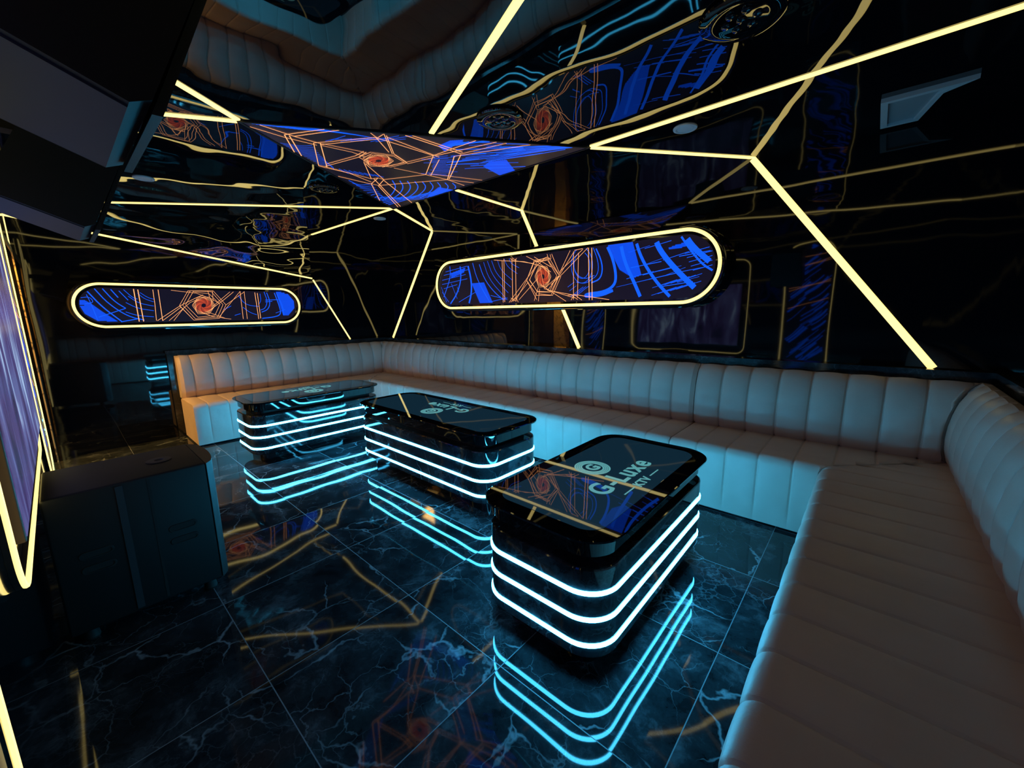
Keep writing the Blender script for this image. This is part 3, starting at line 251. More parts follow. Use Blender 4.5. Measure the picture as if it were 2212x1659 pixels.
PAT_TRI=[('o',0.01,[(-2.794,0.918),(-2.819,1.173),(-2.81,1.303)]),('o',0.008,[(-2.863,0.887),(-2.875,1.12),(-2.853,1.311)]),('o',0.01,[(-2.836,1.107),(-2.548,1.26)]),('o',0.01,[(-2.821,1.155),(-2.515,1.316)]),('o',0.01,[(-2.836,1.107),(-3.08,1.256)]),('o',0.01,[(-2.827,1.132),(-3.148,1.337)]),('o',0.008,[(-2.833,1.281),(-2.459,1.516)]),('o',0.008,[(-2.829,1.322),(-2.474,1.536)]),('o',0.008,[(-2.833,1.281),(-3.217,1.477)]),('o',0.009,[(-2.803,1.311),(-3.208,1.535)]),('o',0.008,[(-3.213,1.433),(-3.208,1.535)]),('o',0.007,[(-3.199,1.518),(-2.851,1.6),(-2.73,1.591)]),('o',0.007,[(-3.139,1.504),(-2.845,1.572),(-2.729,1.572)]),('o',0.007,[(-2.81,1.303),(-2.745,1.556),(-2.753,1.61)]),('o',0.007,[(-2.835,1.335),(-2.799,1.524),(-2.817,1.633)]),('o',0.009,[(-3.208,1.535),(-3.217,1.903),(-3.159,1.93)]),('o',0.01,[(-3.35,1.605),(-3.344,1.975)]),('o',0.008,[(-3.231,1.44),(-3.214,1.709),(-3.295,1.947)]),('o',0.009,[(-3.336,1.97),(-3.851,2.371)]),('o',0.009,[(-3.202,1.917),(-3.833,2.593)]),('o',0.009,[(-3.337,2.034),(-3.869,2.587)]),('o',0.009,[(-3.181,1.997),(-3.625,2.594)]),('o',0.008,[(-3.336,1.97),(-3.159,1.93),(-3.162,1.985),(-3.332,2.039),(-3.336,1.97)]),('o',0.007,[(-2.915,1.673),(-3.217,1.903)]),('o',0.007,[(-2.937,1.698),(-3.162,1.985)]),('o',0.009,[(-3.162,1.985),(-2.815,2.15)]),('o',0.01,[(-3.332,2.039),(-2.787,2.35)]),('o',0.008,[(-2.815,2.15),(-2.448,1.944)]),('o',0.008,[(-2.802,2.19),(-2.481,2.022)]),('o',0.009,[(-2.815,2.15),(-2.787,2.35),(-2.676,2.6)]),('o',0.008,[(-2.779,2.156),(-2.573,2.6)]),('o',0.008,[(-2.787,2.35),(-2.809,2.595)]),('o',0.01,[(-2.787,2.35),(-2.354,2.055)]),('o',0.01,[(-2.76,2.346),(-2.297,2.068)]),('o',0.011,[(-2.31,1.6),(-2.285,2.058)]),('o',0.011,[(-2.28,1.653),(-2.255,2.046)]),('o',0.009,[(-2.448,1.944),(-2.047,1.977)]),('o',0.009,[(-2.445,1.956),(-1.947,2.091)]),('o',0.009,[(-2.354,2.055),(-1.798,2.288)]),('o',0.008,[(-2.285,2.058),(-1.912,2.149)]),('o',0.009,[(-2.47,1.522),(-2.448,1.944)]),('o',0.009,[(-2.414,1.559),(-2.443,1.992)]),('o',0.007,[(-2.434,1.456),(-2.47,1.522),(-2.386,1.519),(-2.628,1.729)]),('o',0.007,[(-2.466,1.509),(-2.619,1.697)]),('o',0.007,[(-2.396,1.542),(-2.62,1.737),(-2.692,1.887)]),('o',0.007,[(-2.692,1.887),(-2.448,1.944)]),('o',0.007,[(-2.716,1.911),(-2.465,1.971)]),('o',0.007,[(-2.692,1.887),(-2.911,1.82)]),('o',0.007,[(-2.864,1.891),(-2.815,2.15)]),('o',0.006,[(-2.638,1.762),(-2.702,1.901),(-2.866,1.864),(-2.911,1.724),(-2.851,1.6),(-2.709,1.611),(-2.638,1.762)]),('o',0.006,[(-2.66,1.762),(-2.705,1.875),(-2.841,1.848),(-2.887,1.724),(-2.845,1.628),(-2.723,1.631),(-2.66,1.762)]),('o',0.0042,[(-2.737,1.808),(-2.878,1.832),(-2.958,1.755),(-2.892,1.658),(-2.756,1.641),(-2.681,1.713),(-2.737,1.808)]),('o',0.0042,[(-2.759,1.812),(-2.891,1.82),(-2.948,1.739),(-2.87,1.655),(-2.744,1.652),(-2.689,1.728),(-2.759,1.812)]),('o',0.0042,[(-2.779,1.813),(-2.9,1.807),(-2.934,1.725),(-2.849,1.655),(-2.735,1.664),(-2.701,1.741),(-2.779,1.813)]),('o',0.0042,[(-2.798,1.811),(-2.904,1.793),(-2.919,1.714),(-2.83,1.657),(-2.731,1.677),(-2.714,1.752),(-2.798,1.811)]),('r',0.0042,[(-2.815,1.807),(-2.905,1.779),(-2.903,1.705),(-2.814,1.662),(-2.729,1.69),(-2.728,1.76),(-2.815,1.807)]),('r',0.0042,[(-2.829,1.801),(-2.902,1.766),(-2.886,1.699),(-2.801,1.668),(-2.731,1.702),(-2.744,1.767),(-2.829,1.801)]),('r',0.0042,[(-2.84,1.793),(-2.897,1.754),(-2.87,1.695),(-2.79,1.675),(-2.736,1.713),(-2.759,1.771),(-2.84,1.793)]),('r',0.0042,[(-2.847,1.784),(-2.889,1.744),(-2.855,1.694),(-2.783,1.684),(-2.743,1.722),(-2.774,1.772),(-2.847,1.784)]),('r',0.0042,[(-2.851,1.775),(-2.879,1.736),(-2.842,1.695),(-2.779,1.693),(-2.752,1.73),(-2.787,1.771),(-2.851,1.775)]),('r',0.0042,[(-2.852,1.765),(-2.868,1.729),(-2.83,1.698),(-2.778,1.702),(-2.763,1.737),(-2.799,1.769),(-2.852,1.765)]),('r',0.0042,[(-2.85,1.756),(-2.856,1.725),(-2.821,1.702),(-2.78,1.71),(-2.774,1.741),(-2.808,1.764),(-2.85,1.756)]),('r',0.0042,[(-2.845,1.749),(-2.845,1.723),(-2.814,1.708),(-2.784,1.718),(-2.785,1.743),(-2.815,1.758),(-2.845,1.749)]),('b',0.00623978,[(-2.142,1.925),(-2.043,2.023),(-1.955,2.135)]),('b',0.0111213,[(-1.943,2.149),(-1.802,2.297),(-1.667,2.456)]),('b',0.00584947,[(-2.137,1.997),(-2.055,2.07),(-1.982,2.151)]),('b',0.0114036,[(-2.013,2.164),(-1.854,2.297),(-1.704,2.441)]),('b',0.0118372,[(-2.065,2.102),(-1.927,2.241),(-1.778,2.368)]),('b',0.00904763,[(-2.079,2.1),(-1.936,2.22),(-1.802,2.35)]),('b',0.0119239,[(-2.252,1.985),(-2.077,2.134),(-1.902,2.28)]),('b',0.0120585,[(-2.033,2.21),(-1.898,2.321),(-1.755,2.419)]),('b',0.00844834,[(-2.196,2.094),(-2.045,2.196),(-1.906,2.309)]),('b',0.00537058,[(-2.092,2.207),(-2.015,2.262),(-1.935,2.312)]),('b',0.00774275,[(-2.187,2.141),(-2.059,2.241),(-1.918,2.323)]),('b',0.0100613,[(-2.237,2.116),(-2.131,2.18),(-2.034,2.25)]),('b',0.00946823,[(-2.163,2.226),(-2.044,2.303),(-1.914,2.364)]),('b',0.0111213,[(-2.37,2.037),(-2.264,2.11),(-2.155,2.177)]),('b',0.00867215,[(-2.316,2.128),(-2.201,2.182),(-2.104,2.25)]),('b',0.010879,[(-2.183,2.318),(-1.946,2.42),(-1.71,2.499)]),('b',0.0112019,[(-2.357,2.132),(-2.128,2.252),(-1.911,2.371)]),('b',0.00734728,[(-2.312,2.273),(-2.076,2.354),(-1.864,2.442)]),('b',0.0126945,[(-2.458,2.126),(-2.304,2.195),(-2.162,2.269)]),('b',0.01127,[(-2.488,2.096),(-2.369,2.151),(-2.259,2.21)]),('b',0.00839162,[(-2.504,2.133),(-2.298,2.293),(-2.105,2.464)]),('b',0.0104146,[(-2.528,2.124),(-2.426,2.196),(-2.338,2.281)]),('b',0.0129811,[(-2.414,2.265),(-2.298,2.343),(-2.197,2.436)]),('b',0.0129013,[(-2.366,2.383),(-2.23,2.484),(-2.096,2.584)]),('b',0.00836977,[(-2.489,2.275),(-2.401,2.334),(-2.325,2.403)]),('b',0.0052532,[(-2.404,2.445),(-2.245,2.549),(-2.098,2.663)]),('b',0.014,[(-2.306,1.897),(-2.153,1.912)]),('b',0.014,[(-2.271,1.912),(-2.123,1.937)]),('b',0.014,[(-2.236,1.926),(-2.094,1.961)]),('b',0.014,[(-2.201,1.94),(-2.064,1.986)]),('b',0.014,[(-2.167,1.954),(-2.035,2.01)]),('b',0.014,[(-2.133,1.968),(-2.006,2.035)]),('b',0.014,[(-2.099,1.981),(-1.976,2.059)]),('b',0.014,[(-2.066,1.995),(-1.947,2.083)]),('b',0.014,[(-2.033,2.008),(-1.918,2.108)]),('b',0.014,[(-2.0,2.022),(-1.889,2.132)]),('b',0.009,[(-2.29,2.274),(-1.902,2.383),(-1.604,2.533)]),('b',0.009,[(-2.244,2.263),(-1.875,2.385),(-1.604,2.533)]),('b',0.009,[(-2.199,2.253),(-1.847,2.387),(-1.604,2.533)]),('b',0.009,[(-2.155,2.242),(-1.82,2.389),(-1.604,2.533)]),('b',0.009,[(-2.112,2.232),(-1.793,2.391),(-1.604,2.533)]),('b',0.009,[(-2.071,2.222),(-1.766,2.393),(-1.604,2.533)]),('b',0.009,[(-2.03,2.212),(-1.74,2.396),(-1.604,2.533)]),('b',0.009,[(-1.99,2.203),(-1.714,2.398),(-1.604,2.533)]),('P',0,[(-2.352,2.335),(-2.243,2.297),(-2.132,2.357),(-2.239,2.572),(-2.409,2.6)]),('P',0,[(-3.282,2.515),(-3.004,2.425),(-2.969,2.598),(-3.338,2.636)]),('P',0,[(-2.289,1.856),(-2.172,1.858),(-2.092,1.917),(-2.335,1.949)]),('b',0.01,[(-3.132,2.045),(-3.265,2.17),(-3.521,2.28),(-3.735,2.311)]),('b',0.008,[(-3.388,1.796),(-3.454,1.919),(-3.331,1.975)]),('b',0.01,[(-3.095,2.093),(-3.218,2.216),(-3.457,2.319),(-3.667,2.353)]),('b',0.008,[(-3.429,1.848),(-3.471,1.956),(-3.371,2.014)]),('b',0.01,[(-3.057,2.141),(-3.171,2.261),(-3.393,2.359),(-3.6,2.394)]),('b',0.008,[(-3.471,1.903),(-3.488,1.993),(-3.412,2.053)]),('b',0.01,[(-3.02,2.19),(-3.124,2.307),(-3.33,2.398),(-3.534,2.435)]),('b',0.008,[(-3.514,1.96),(-3.505,2.031),(-3.455,2.094)]),('b',0.01,[(-2.982,2.239),(-3.077,2.353),(-3.267,2.437),(-3.468,2.475)]),('b',0.008,[(-3.56,2.02),(-3.523,2.07),(-3.499,2.137)]),('b',0.01,[(-2.944,2.289),(-3.03,2.399),(-3.205,2.476),(-3.402,2.516)]),('b',0.008,[(-3.607,2.081),(-3.541,2.11),(-3.545,2.18)]),('b',0.01,[(-2.906,2.339),(-2.983,2.445),(-3.143,2.515),(-3.337,2.556)]),('b',0.008,[(-3.657,2.146),(-3.559,2.151),(-3.592,2.226)]),('b',0.01,[(-2.867,2.389),(-2.936,2.492),(-3.081,2.553),(-3.272,2.595)]),('b',0.008,[(-3.709,2.213),(-3.578,2.193),(-3.64,2.273)]),('b',0.01,[(-2.828,2.439),(-2.888,2.538),(-3.02,2.591),(-3.207,2.635)]),('b',0.008,[(-3.763,2.284),(-3.597,2.236),(-3.691,2.321)]),('b',0.012,[(-3.762,2.202),(-3.573,2.267),(-3.597,2.448),(-3.386,2.572)]),('b',0.012,[(-3.783,2.238),(-3.573,2.299),(-3.527,2.449),(-3.315,2.569)]),('b',0.012,[(-3.805,2.276),(-3.572,2.332),(-3.459,2.451),(-3.246,2.566)]),('b',0.012,[(-3.827,2.314),(-3.572,2.364),(-3.393,2.452),(-3.178,2.562)]),('b',0.012,[(-3.85,2.354),(-3.571,2.397),(-3.328,2.453),(-3.113,2.559)]),('b',0.012,[(-3.874,2.394),(-3.571,2.431),(-3.265,2.455),(-3.049,2.556)]),('b',0.012,[(-3.897,2.435),(-3.571,2.465),(-3.203,2.456),(-2.986,2.553)]),('b',0.006,[(-2.817,0.925),(-2.704,1.047),(-2.605,1.216)]),('b',0.006,[(-2.807,0.944),(-2.687,1.073),(-2.595,1.241)]),('b',0.006,[(-2.797,0.962),(-2.673,1.1),(-2.584,1.267)]),('b',0.006,[(-2.786,0.981),(-2.674,1.133),(-2.574,1.292)]),('b',0.006,[(-2.776,0.999),(-2.639,1.152),(-2.563,1.318)]),('b',0.006,[(-2.765,1.018),(-2.62,1.179),(-2.552,1.345)]),('b',0.006,[(-2.755,1.037),(-2.628,1.216),(-2.541,1.371)]),('b',0.006,[(-2.744,1.056),(-2.602,1.239),(-2.53,1.398)]),('b',0.006,[(-2.734,1.076),(-2.597,1.273),(-2.519,1.425)]),('b',0.006,[(-2.723,1.095),(-2.565,1.294),(-2.508,1.452)]),('b',0.006,[(-2.712,1.114),(-2.562,1.328),(-2.497,1.48)]),('b',0.006,[(-2.701,1.134),(-2.539,1.354),(-2.485,1.508)]),('b',0.005,[(-2.987,1.135),(-2.942,1.251),(-2.881,1.291)]),('b',0.005,[(-3.001,1.158),(-2.957,1.272),(-2.904,1.311)]),('b',0.005,[(-3.016,1.181),(-2.971,1.292),(-2.927,1.331)]),('b',0.005,[(-3.031,1.205),(-2.986,1.314),(-2.95,1.352)]),('b',0.005,[(-3.046,1.229),(-3.001,1.335),(-2.974,1.373)]),('b',0.005,[(-3.061,1.254),(-3.017,1.357),(-2.999,1.395)]),('b',0.005,[(-3.077,1.279),(-3.032,1.38),(-3.024,1.417)]),('b',0.005,[(-3.093,1.305),(-3.048,1.403),(-3.049,1.44)]),('b',0.005,[(-3.109,1.331),(-3.065,1.426),(-3.076,1.464)]),('b',0.005,[(-3.126,1.359),(-3.081,1.45),(-3.103,1.488)]),('b',0.005,[(-3.143,1.386),(-3.098,1.474),(-3.13,1.513)]),('b',0.005,[(-3.16,1.414),(-3.116,1.499),(-3.159,1.538)]),('b',0.005,[(-3.178,1.443),(-3.133,1.524),(-3.188,1.564)]),('b',0.005,[(-3.196,1.473),(-3.151,1.55),(-3.217,1.59)]),('b',0.005,[(-2.753,1.321),(-2.647,1.358)]),('b',0.005,[(-2.718,1.338),(-2.583,1.371)]),('b',0.005,[(-2.684,1.354),(-2.593,1.419)]),('b',0.005,[(-2.688,1.389),(-2.566,1.45)]),('b',0.005,[(-2.643,1.4),(-2.522,1.471)]),('b',0.005,[(-2.638,1.431),(-2.491,1.499)]),('b',0.005,[(-2.616,1.453),(-2.455,1.525)]),('b',0.005,[(-2.587,1.472),(-2.432,1.558)]),('b',0.005,[(-2.549,1.486),(-2.413,1.594)]),('b',0.005,[(-2.552,1.522),(-2.343,1.598)]),('b',0.005,[(-2.529,1.545),(-2.354,1.654)]),('b',0.005,[(-2.495,1.56),(-2.282,1.654)]),('b',0.006,[(-2.476,1.96),(-2.38,2.018)]),('b',0.006,[(-2.489,1.979),(-2.358,2.074)]),('b',0.006,[(-2.57,1.932),(-2.416,2.053)]),('b',0.006,[(-2.549,1.984),(-2.404,2.1)]),('b',0.006,[(-2.559,2.006),(-2.396,2.144)]),('b',0.006,[(-2.616,1.984),(-2.49,2.091)]),('b',0.006,[(-2.585,2.047),(-2.511,2.109)]),('b',0.006,[(-2.608,2.059),(-2.524,2.135)]),('b',0.006,[(-2.633,2.069),(-2.491,2.206)]),('b',0.006,[(-2.648,2.089),(-2.532,2.206)]),('b',0.006,[(-2.668,2.105),(-2.584,2.197)]),('b',0.006,[(-2.705,2.106),(-2.596,2.227)]),('b',0.006,[(-2.709,2.138),(-2.582,2.283)]),('b',0.006,[(-2.763,2.124),(-2.627,2.282)]),('b',0.006,[(-2.818,2.108),(-2.693,2.262)]),('b',0.006,[(-2.798,2.166),(-2.679,2.321)]),('b',0.006,[(-3.18,1.612),(-3.233,1.718)]),('b',0.006,[(-3.17,1.646),(-3.216,1.751)]),('b',0.006,[(-3.16,1.681),(-3.198,1.784)]),('b',0.006,[(-3.15,1.717),(-3.181,1.817)]),('b',0.006,[(-3.14,1.753),(-3.164,1.851)]),('b',0.006,[(-3.13,1.79),(-3.146,1.885)]),('b',0.006,[(-3.12,1.827),(-3.128,1.919)]),('b',0.006,[(-3.11,1.864),(-3.11,1.954)]),]

def in_stadium(hl, hh):
    def f(x, y, m=0):
        dx = max(abs(x) - (hl - hh), 0); return dx * dx + y * y < (hh - m) ** 2
    return f
def in_tri(A, B, Cc):
    def f(x, y, m=0):
        s = []
        for (x0, y0), (x1, y1) in ((A, B), (B, Cc), (Cc, A)):
            d = math.hypot(x1 - x0, y1 - y0); s.append(((x1 - x0) * (y - y0) - (y1 - y0) * (x - x0)) / d)
        return all(q > m for q in s) or all(q < -m for q in s)
    return f
def in_rrect(hx, hy, r):
    def f(x, y, m=0):
        dx = max(abs(x) - (hx - r), 0); dy = max(abs(y) - (hy - r), 0); return dx * dx + dy * dy < (r - m) ** 2
    return f
MI = {'b': 1, 'P': 4, 'o': 2, 'r': 3}
LIFT = {'P': .0008, 'b': .0014, 'o': .0022, 'r': .0028}
def picture(name, outline, pattern, inside, to3, nrm, parent, thick=.012, ws=1.0):
    """dark panel with the lit strokes of the picture on its face, one mesh"""
    bm = bmesh.new(); nrm = Vector(nrm)
    a = [bm.verts.new(Vector(to3(x, y))) for x, y in outline]; b = [bm.verts.new(Vector(to3(x, y)) - nrm * thick) for x, y in outline]
    bm.faces.new(a); bm.faces.new(b[::-1]); k = len(a)
    for i in range(k): bm.faces.new((a[i], b[i], b[(i + 1) % k], a[(i + 1) % k]))
    for kind, w, pts in pattern:
        off = nrm * LIFT[kind]
        if kind == 'P':
            # fill by thin bands so that it clips cleanly to the outline
            ys = [p[1] for p in pts]; y = min(ys); st = .008
            while y < max(ys):
                xs = []
                for (x0, y0), (x1, y1) in zip(pts, pts[1:] + pts[:1]):
                    if (y0 <= y < y1) or (y1 <= y < y0): xs.append(x0 + (x1 - x0) * (y - y0) / (y1 - y0))
                xs.sort()
                for x0, x1 in zip(xs[::2], xs[1::2]):
                    n = max(1, int((x1 - x0) / .03)); run = None
                    for i in range(n + 1):
                        xx = x0 + (x1 - x0) * i / n; ok = inside(xx, y, .006)
                        if ok and run is None: run = xx
                        if (not ok or i == n) and run is not None:
                            e = xx if ok else x0 + (x1 - x0) * (i - 1) / n
                            if e > run + 1e-4:
                                f = bm.faces.new([bm.verts.new(Vector(to3(*q)) + off) for q in ((run, y), (e, y), (e, y + st), (run, y + st))]); f.material_index = MI[kind]
                            run = None
                y += st
            continue
        w = w * (.62 if kind in 'or' else .85) * ws
        # smooth the polyline a little, then cut to short steps
        P = [Vector(p) for p in pts]
        if kind == 'b' and len(P) > 2:
            for _ in range(2):
                Q = [P[0]]
                for u, v in zip(P, P[1:]): Q += [u * .75 + v * .25, u * .25 + v * .75]
                P = Q + [P[-1]]
        S = [P[0]]
        for u, v in zip(P, P[1:]):
            n = max(1, int((v - u).length / .02))
            for i in range(1, n + 1): S.append(u + (v - u) * i / n)
        prev = None
        for i, p in enumerate(S):
            d = (S[min(i + 1, len(S) - 1)] - S[max(i - 1, 0)])
            if d.length < 1e-6: continue
            d.normalize(); s = Vector((-d.y, d.x)) * w / 2
            if inside(p.x, p.y, w / 2 + .002):
                cur = (bm.verts.new(Vector(to3(*(p + s))) + off), bm.verts.new(Vector(to3(*(p - s))) + off))
                if prev: f = bm.faces.new((prev[0], prev[1], cur[1], cur[0])); f.material_index = MI[kind]
                prev = cur
            else: prev = None
    me = bpy.data.meshes.new(name); bm.to_mesh(me); bm.free()
    for k_ in ('b_base', 'b_blue', 'b_orange', 'b_red', 'b_deep'): me.materials.append(M[k_])
    o = bpy.data.objects.new(name, me); C.objects.link(o); o.parent = parent; o.matrix_parent_inverse = Matrix.Translation(-Vector(parent.location))
    return o
def stadium(hl, hh, n=14):
    return rrect(hl, hh, hh - 1e-4, n)

# ================================================================== the room
DX0, DX1, DZ = -5.88, -4.82, 2.0          # doorway in the screen wall
struct('floor', boxm((XL - .2, YT - 1.7, -.1), (XR + .2, YM + .2, 0)), M['floor'])
struct('ceiling', boxm((XL - .2, YT - .1, H), (XR + .2, YM + .2, H + .1)), M['ceil'])
struct('wall_left', boxm((XL - .15, YT - 1.6, 0), (XL, YM + .15, H)), M['wall'])
struct('wall_back', boxm((XL, YM, 0), (XR, YM + .15, H)), M['wall'])
struct('wall_right', boxm((XR, YT - .1, 0), (XR + .15, YM + .15, H)), M['wall_r'])
bm = bmesh.new(); box(bm, (DX1, YT - .1, 0), (XR, YT, H)); box(bm, (XL, YT - .1, 0), (DX0, YT, H)); box(bm, (DX0, YT - .1, DZ), (DX1, YT, H))
struct('wall_front', bm, M['wall_r'])
HZ = 2.32
# hallway behind the doorway
bm = bmesh.new(); box(bm, (XL, YT - 1.6, 0), (DX1 + .6, YT - 1.5, H)); box(bm, (DX1 + .5, YT - 1.5, 0), (DX1 + .6, YT - .1, H)); box(bm, (XL, YT - 1.6, HZ), (DX1 + .6, YT - .1, HZ + .1))
struct('wall_hallway', bm, M['warmwall'])
bm = bmesh.new(); box(bm, (DX0 - .04, YT, 0), (DX0 + .015, YT + .01, DZ + .04)); box(bm, (DX1 - .015, YT, 0), (DX1 + .04, YT + .01, DZ + .04)); box(bm, (DX0 + .015, YT, DZ - .015), (DX1 - .015, YT + .01, DZ + .04))
struct('trim_1', bm, M['gold'])
# marble wainscot behind the sofa with its ledge
bm = bmesh.new(); box(bm, (XL, .80, 0), (XL + .048, YM - .048, .985)); box(bm, (XL, .79, .985), (XL + .062, YM - .062, 1.015))
struct('trim_2', bm, M['ledge'])
bm = bmesh.new(); box(bm, (XL, YM - .048, 0), (XR, YM, .985)); box(bm, (XL, YM - .062, .985), (XR, YM, 1.015))
struct('trim_3', bm, M['ledge'])
bm = bmesh.new(); box(bm, (XR - .03, YT, 0), (XR, YM - .062, .985)); box(bm, (XR - .045, YT, .985), (XR, YM - .062, 1.015))
struct('trim_4', bm, M['ledge'])
# rippled mirror cladding on the upper left wall
bm = bmesh.new(); P = [(YT, 2.349), (2.50, 1.925), (2.515, H - .001), (YT, H - .001)]
loops(bm, [[(XL, y, z) for y, z in P], [(XL + .008, y, z) for y, z in P]])
struct('wall_left_cladding', bm, M['wavy'])

# ================================================================== LED light lines
A, B, K, D = (-2.84, .877), (-3.943, 2.568), (-1.586, 2.587), (-2.194, 1.728)
MM = (-2.968, 2.580)
W = .036
def led(pts, nrm, label, w=W):
    bm = bmesh.new()
    for p, q in zip(pts, pts[1:]): bar(bm, p, q, w, .007, nrm)
    return tag(obj('led_light_strip', bm, M['yellow']), label, 'light strip', 'warm LED lines crossing the black ceiling and walls')
Z = H
def cl(p, q, label, w=W):
    a = Vector(p); d = (Vector(q) - a).normalized(); p = tuple(a + d * .024)
    return led([(p[0], p[1], Z), (q[0], q[1], Z)], (0, 0, -1), label, w)
cl(A, (-2.09, YT), 'upper of two light lines between the ceiling screen left tip and the speaker')
cl(A, (-3.515, YT), 'lower of two light lines between the ceiling screen left tip and the speaker')
cl(B, (XL, .134), 'long flat ceiling light line running left from the bottom tip of the triangular screen', .026)
cl(B, (XL + .01, 2.566), 'ceiling light line slanting down left from the bottom tip of the triangular screen', .028)
cl(B, (-4.63, YM), 'short ceiling light line running right from the bottom tip of the triangular screen')
cl(MM, (-3.037, YM), 'ceiling light line from the triangular screen side towards the big oval screen')
cl(K, (-.80, YM), 'flat ceiling light line from the right tip of the triangular screen to the back wall')
cl(K, (XR, 2.558), 'longest ceiling light line, sweeping from the right screen tip to the upper right')
cl(D, (XR, .576), 'thick ceiling light line rising from the top edge of the triangular screen')
def wl(p, q, label): return led([(p[0], YM, p[1] - .010), (q[0], YM, q[1])], (0, -1, 0), label, .042)
wl((-4.63, H), (-5.76, 1.017), 'back wall light line beside the room corner, left of the big oval screen')
wl((-3.03, H), (-2.27, 1.017), 'back wall light line passing behind the big oval screen down to the sofa')
wl((-.80, H), (.305, 1.017), 'broad back wall light line slanting down to the right end of the sofa')
led([(XL, YT, 2.325), (XL, 2.515, 1.898)], (1, 0, 0), 'left wall light line under the rippled mirror above the left oval screen', .019)
led([(XL, 2.525, 1.880), (XL, 3.0, 1.017)], (1, 0, 0), 'short left wall light line dropping to the sofa right of the left oval screen', .021)
bm = bmesh.new(); bar(bm, (XL + .012, YT, .02), (XL + .012, YT, H - .02), .009, .004, (0, 1, 0))
tag(obj('led_light_strip', bm, M['yellow']), 'thin upright light line in the room corner just right of the television', 'light strip')

# ================================================================== ceiling screen
t = thing('triangular_screen', 'triangular LED screen in the ceiling showing orange hexagons on blue strokes', 'screen', (-2.79, 2.01, H))
tri = [A, B, K]
bm = bmesh.new()
def offs(pts, d):
    c = Vector((sum(p[0] for p in pts) / 3, sum(p[1] for p in pts) / 3)); return [tuple(Vector(p) + (Vector(p) - c).normalized() * d) for p in pts]
o_, i_ = offs(tri, .02), offs(tri, -.004)
loops(bm, [[(x, y, H) for x, y in o_], [(x, y, H - .008) for x, y in o_], [(x, y, H - .008) for x, y in i_], [(x, y, H) for x, y in i_]], caps=False)
obj('frame', bm, M['blackp'], t)
picture('display', [tuple(p) for p in offs(tri, -.005)], PAT_TRI, in_tri(A, B, K), lambda x, y: (x, y, H - .004), (0, 0, -1), t, thick=.003)

# ================================================================== oval wall screens
def oval(name, label, cx, cz, plane, wall, axis, hl, hh, pat, flip=1):
    """axis 'y': mounted on the back wall facing -y ; axis 'x': on the left wall facing +x"""
    if axis == 'y': to = lambda u, v, d: (cx + u, plane + d, cz + v); nrm = (0, -1, 0); dp = wall - plane; loc = (cx, wall, cz); s = 1
    else: to = lambda u, v, d: (plane - d, cx + u, cz + v); nrm = (1, 0, 0); dp = plane - wall; loc = (wall, cx, cz); s = -1
    t = thing(name, label, 'screen', loc)
    ring = lambda e, d: [to(u, v, d) for u, v in stadium(hl + e, hh + e)]
    bm = bmesh.new(); loops(bm, [ring(.030, dp - .010), ring(.045, dp - .018), ring(.045, .02), ring(.038, .008), ring(.026, .004), ring(-.016, .004), ring(-.018, .014)])
    obj('housing', bm, M['lacq'], t, smooth=True)
    bm = bmesh.new(); tube_path(bm, [to(u, v, -.002) for u, v in stadium(hl, hh, 20)], .0135 if axis == 'y' else .0115, n=10, up=Vector((0, 1, 0)) if axis == 'y' else Vector((1, 0, 0)))
    obj('led_frame', bm, M['yellow'], t, smooth=True)
    for u in (-hl * .6, hl * .6):
        bm = bmesh.new(); a_, b_ = to(u - .08, -.06, dp - .012), to(u + .08, .06, dp - .0005); box(bm, [min(i, j) for i, j in zip(a_, b_)], [max(i, j) for i, j in zip(a_, b_)])
        obj('wall_mount', bm, M['blackp'], t)
    e = .036
    picture('display', stadium(hl - e, hh - e, 20), pat, in_stadium(hl - e, hh - e), lambda u, v: to(u, v, .008), nrm, t, thick=.004)
    return t
oval('oval_screen', 'large oval LED screen on the back wall above the middle of the sofa', -2.66, 1.74, 3.45, YM, 'y', 1.73, .285, PAT_RIGHT)
oval('oval_screen', 'smaller oval LED screen on the left wall with a bright yellow outline', 1.205, 1.517, -5.87, XL, 'x', 1.05, .215, PAT_LEFT)

# ================================================================== ceiling fittings
for (x, y), lab in zip([(-.997, 2.748), (-4.517, .646), (-4.467, 2.714)], ['round white downlight just under the longest ceiling light line', 'round white downlight on the far left of the ceiling beside the hanging speakers', 'small round white downlight beyond the bottom tip of the triangular screen']):
    t = thing('downlight', lab, 'downlight', (x, y, H), 'switched off white ceiling downlights')
    bm = bmesh.new(); lathe(bm, [(.070, 0), (.068, -.006), (.056, -.009), (.050, -.006), (.049, -.001)], (x, y, H)); obj('ring', bm, M['white'], t, smooth=True)
    bm = bmesh.new(); lathe(bm, [(.047, -.001), (.046, -.005), (.03, -.008), (.001, -.009)], (x, y, H)); obj('diffuser', bm, M['white'], t, smooth=True)
for (x, y, r), lab in zip([(-1.733, 1.87, .135), (-.50, 1.90, .150), (-3.74, 1.747, .12)], ['round black party light beside the top edge of the triangular screen', 'round black party light at the top of the picture, nearest the camera', 'round black party light left of the triangular screen']):
    t = thing('party_light', lab, 'party light', (x, y, H), 'round black party lights on the ceiling')
    bm = bmesh.new(); lathe(bm, [(r * .96, 0), (r, -.008), (r * .97, -.014), (r * .86, -.018), (r * .66, -.020), (r * .58, -.017), (.001, -.016)], (x, y, H), n=40); obj('housing', bm, M['lacq'], t, smooth=True)
    for i in range(7):
        a = i * PI / 3; d = 0 if i == 6 else r * .36
        bm = bmesh.new(); lathe(bm, [(r * .12, -.015), (r * .12, -.019), (r * .09, -.023), (.001, -.024)], (x + d * math.cos(a), y + d * math.sin(a), H), n=16); obj('lens', bm, M['lens'], t, smooth=True)
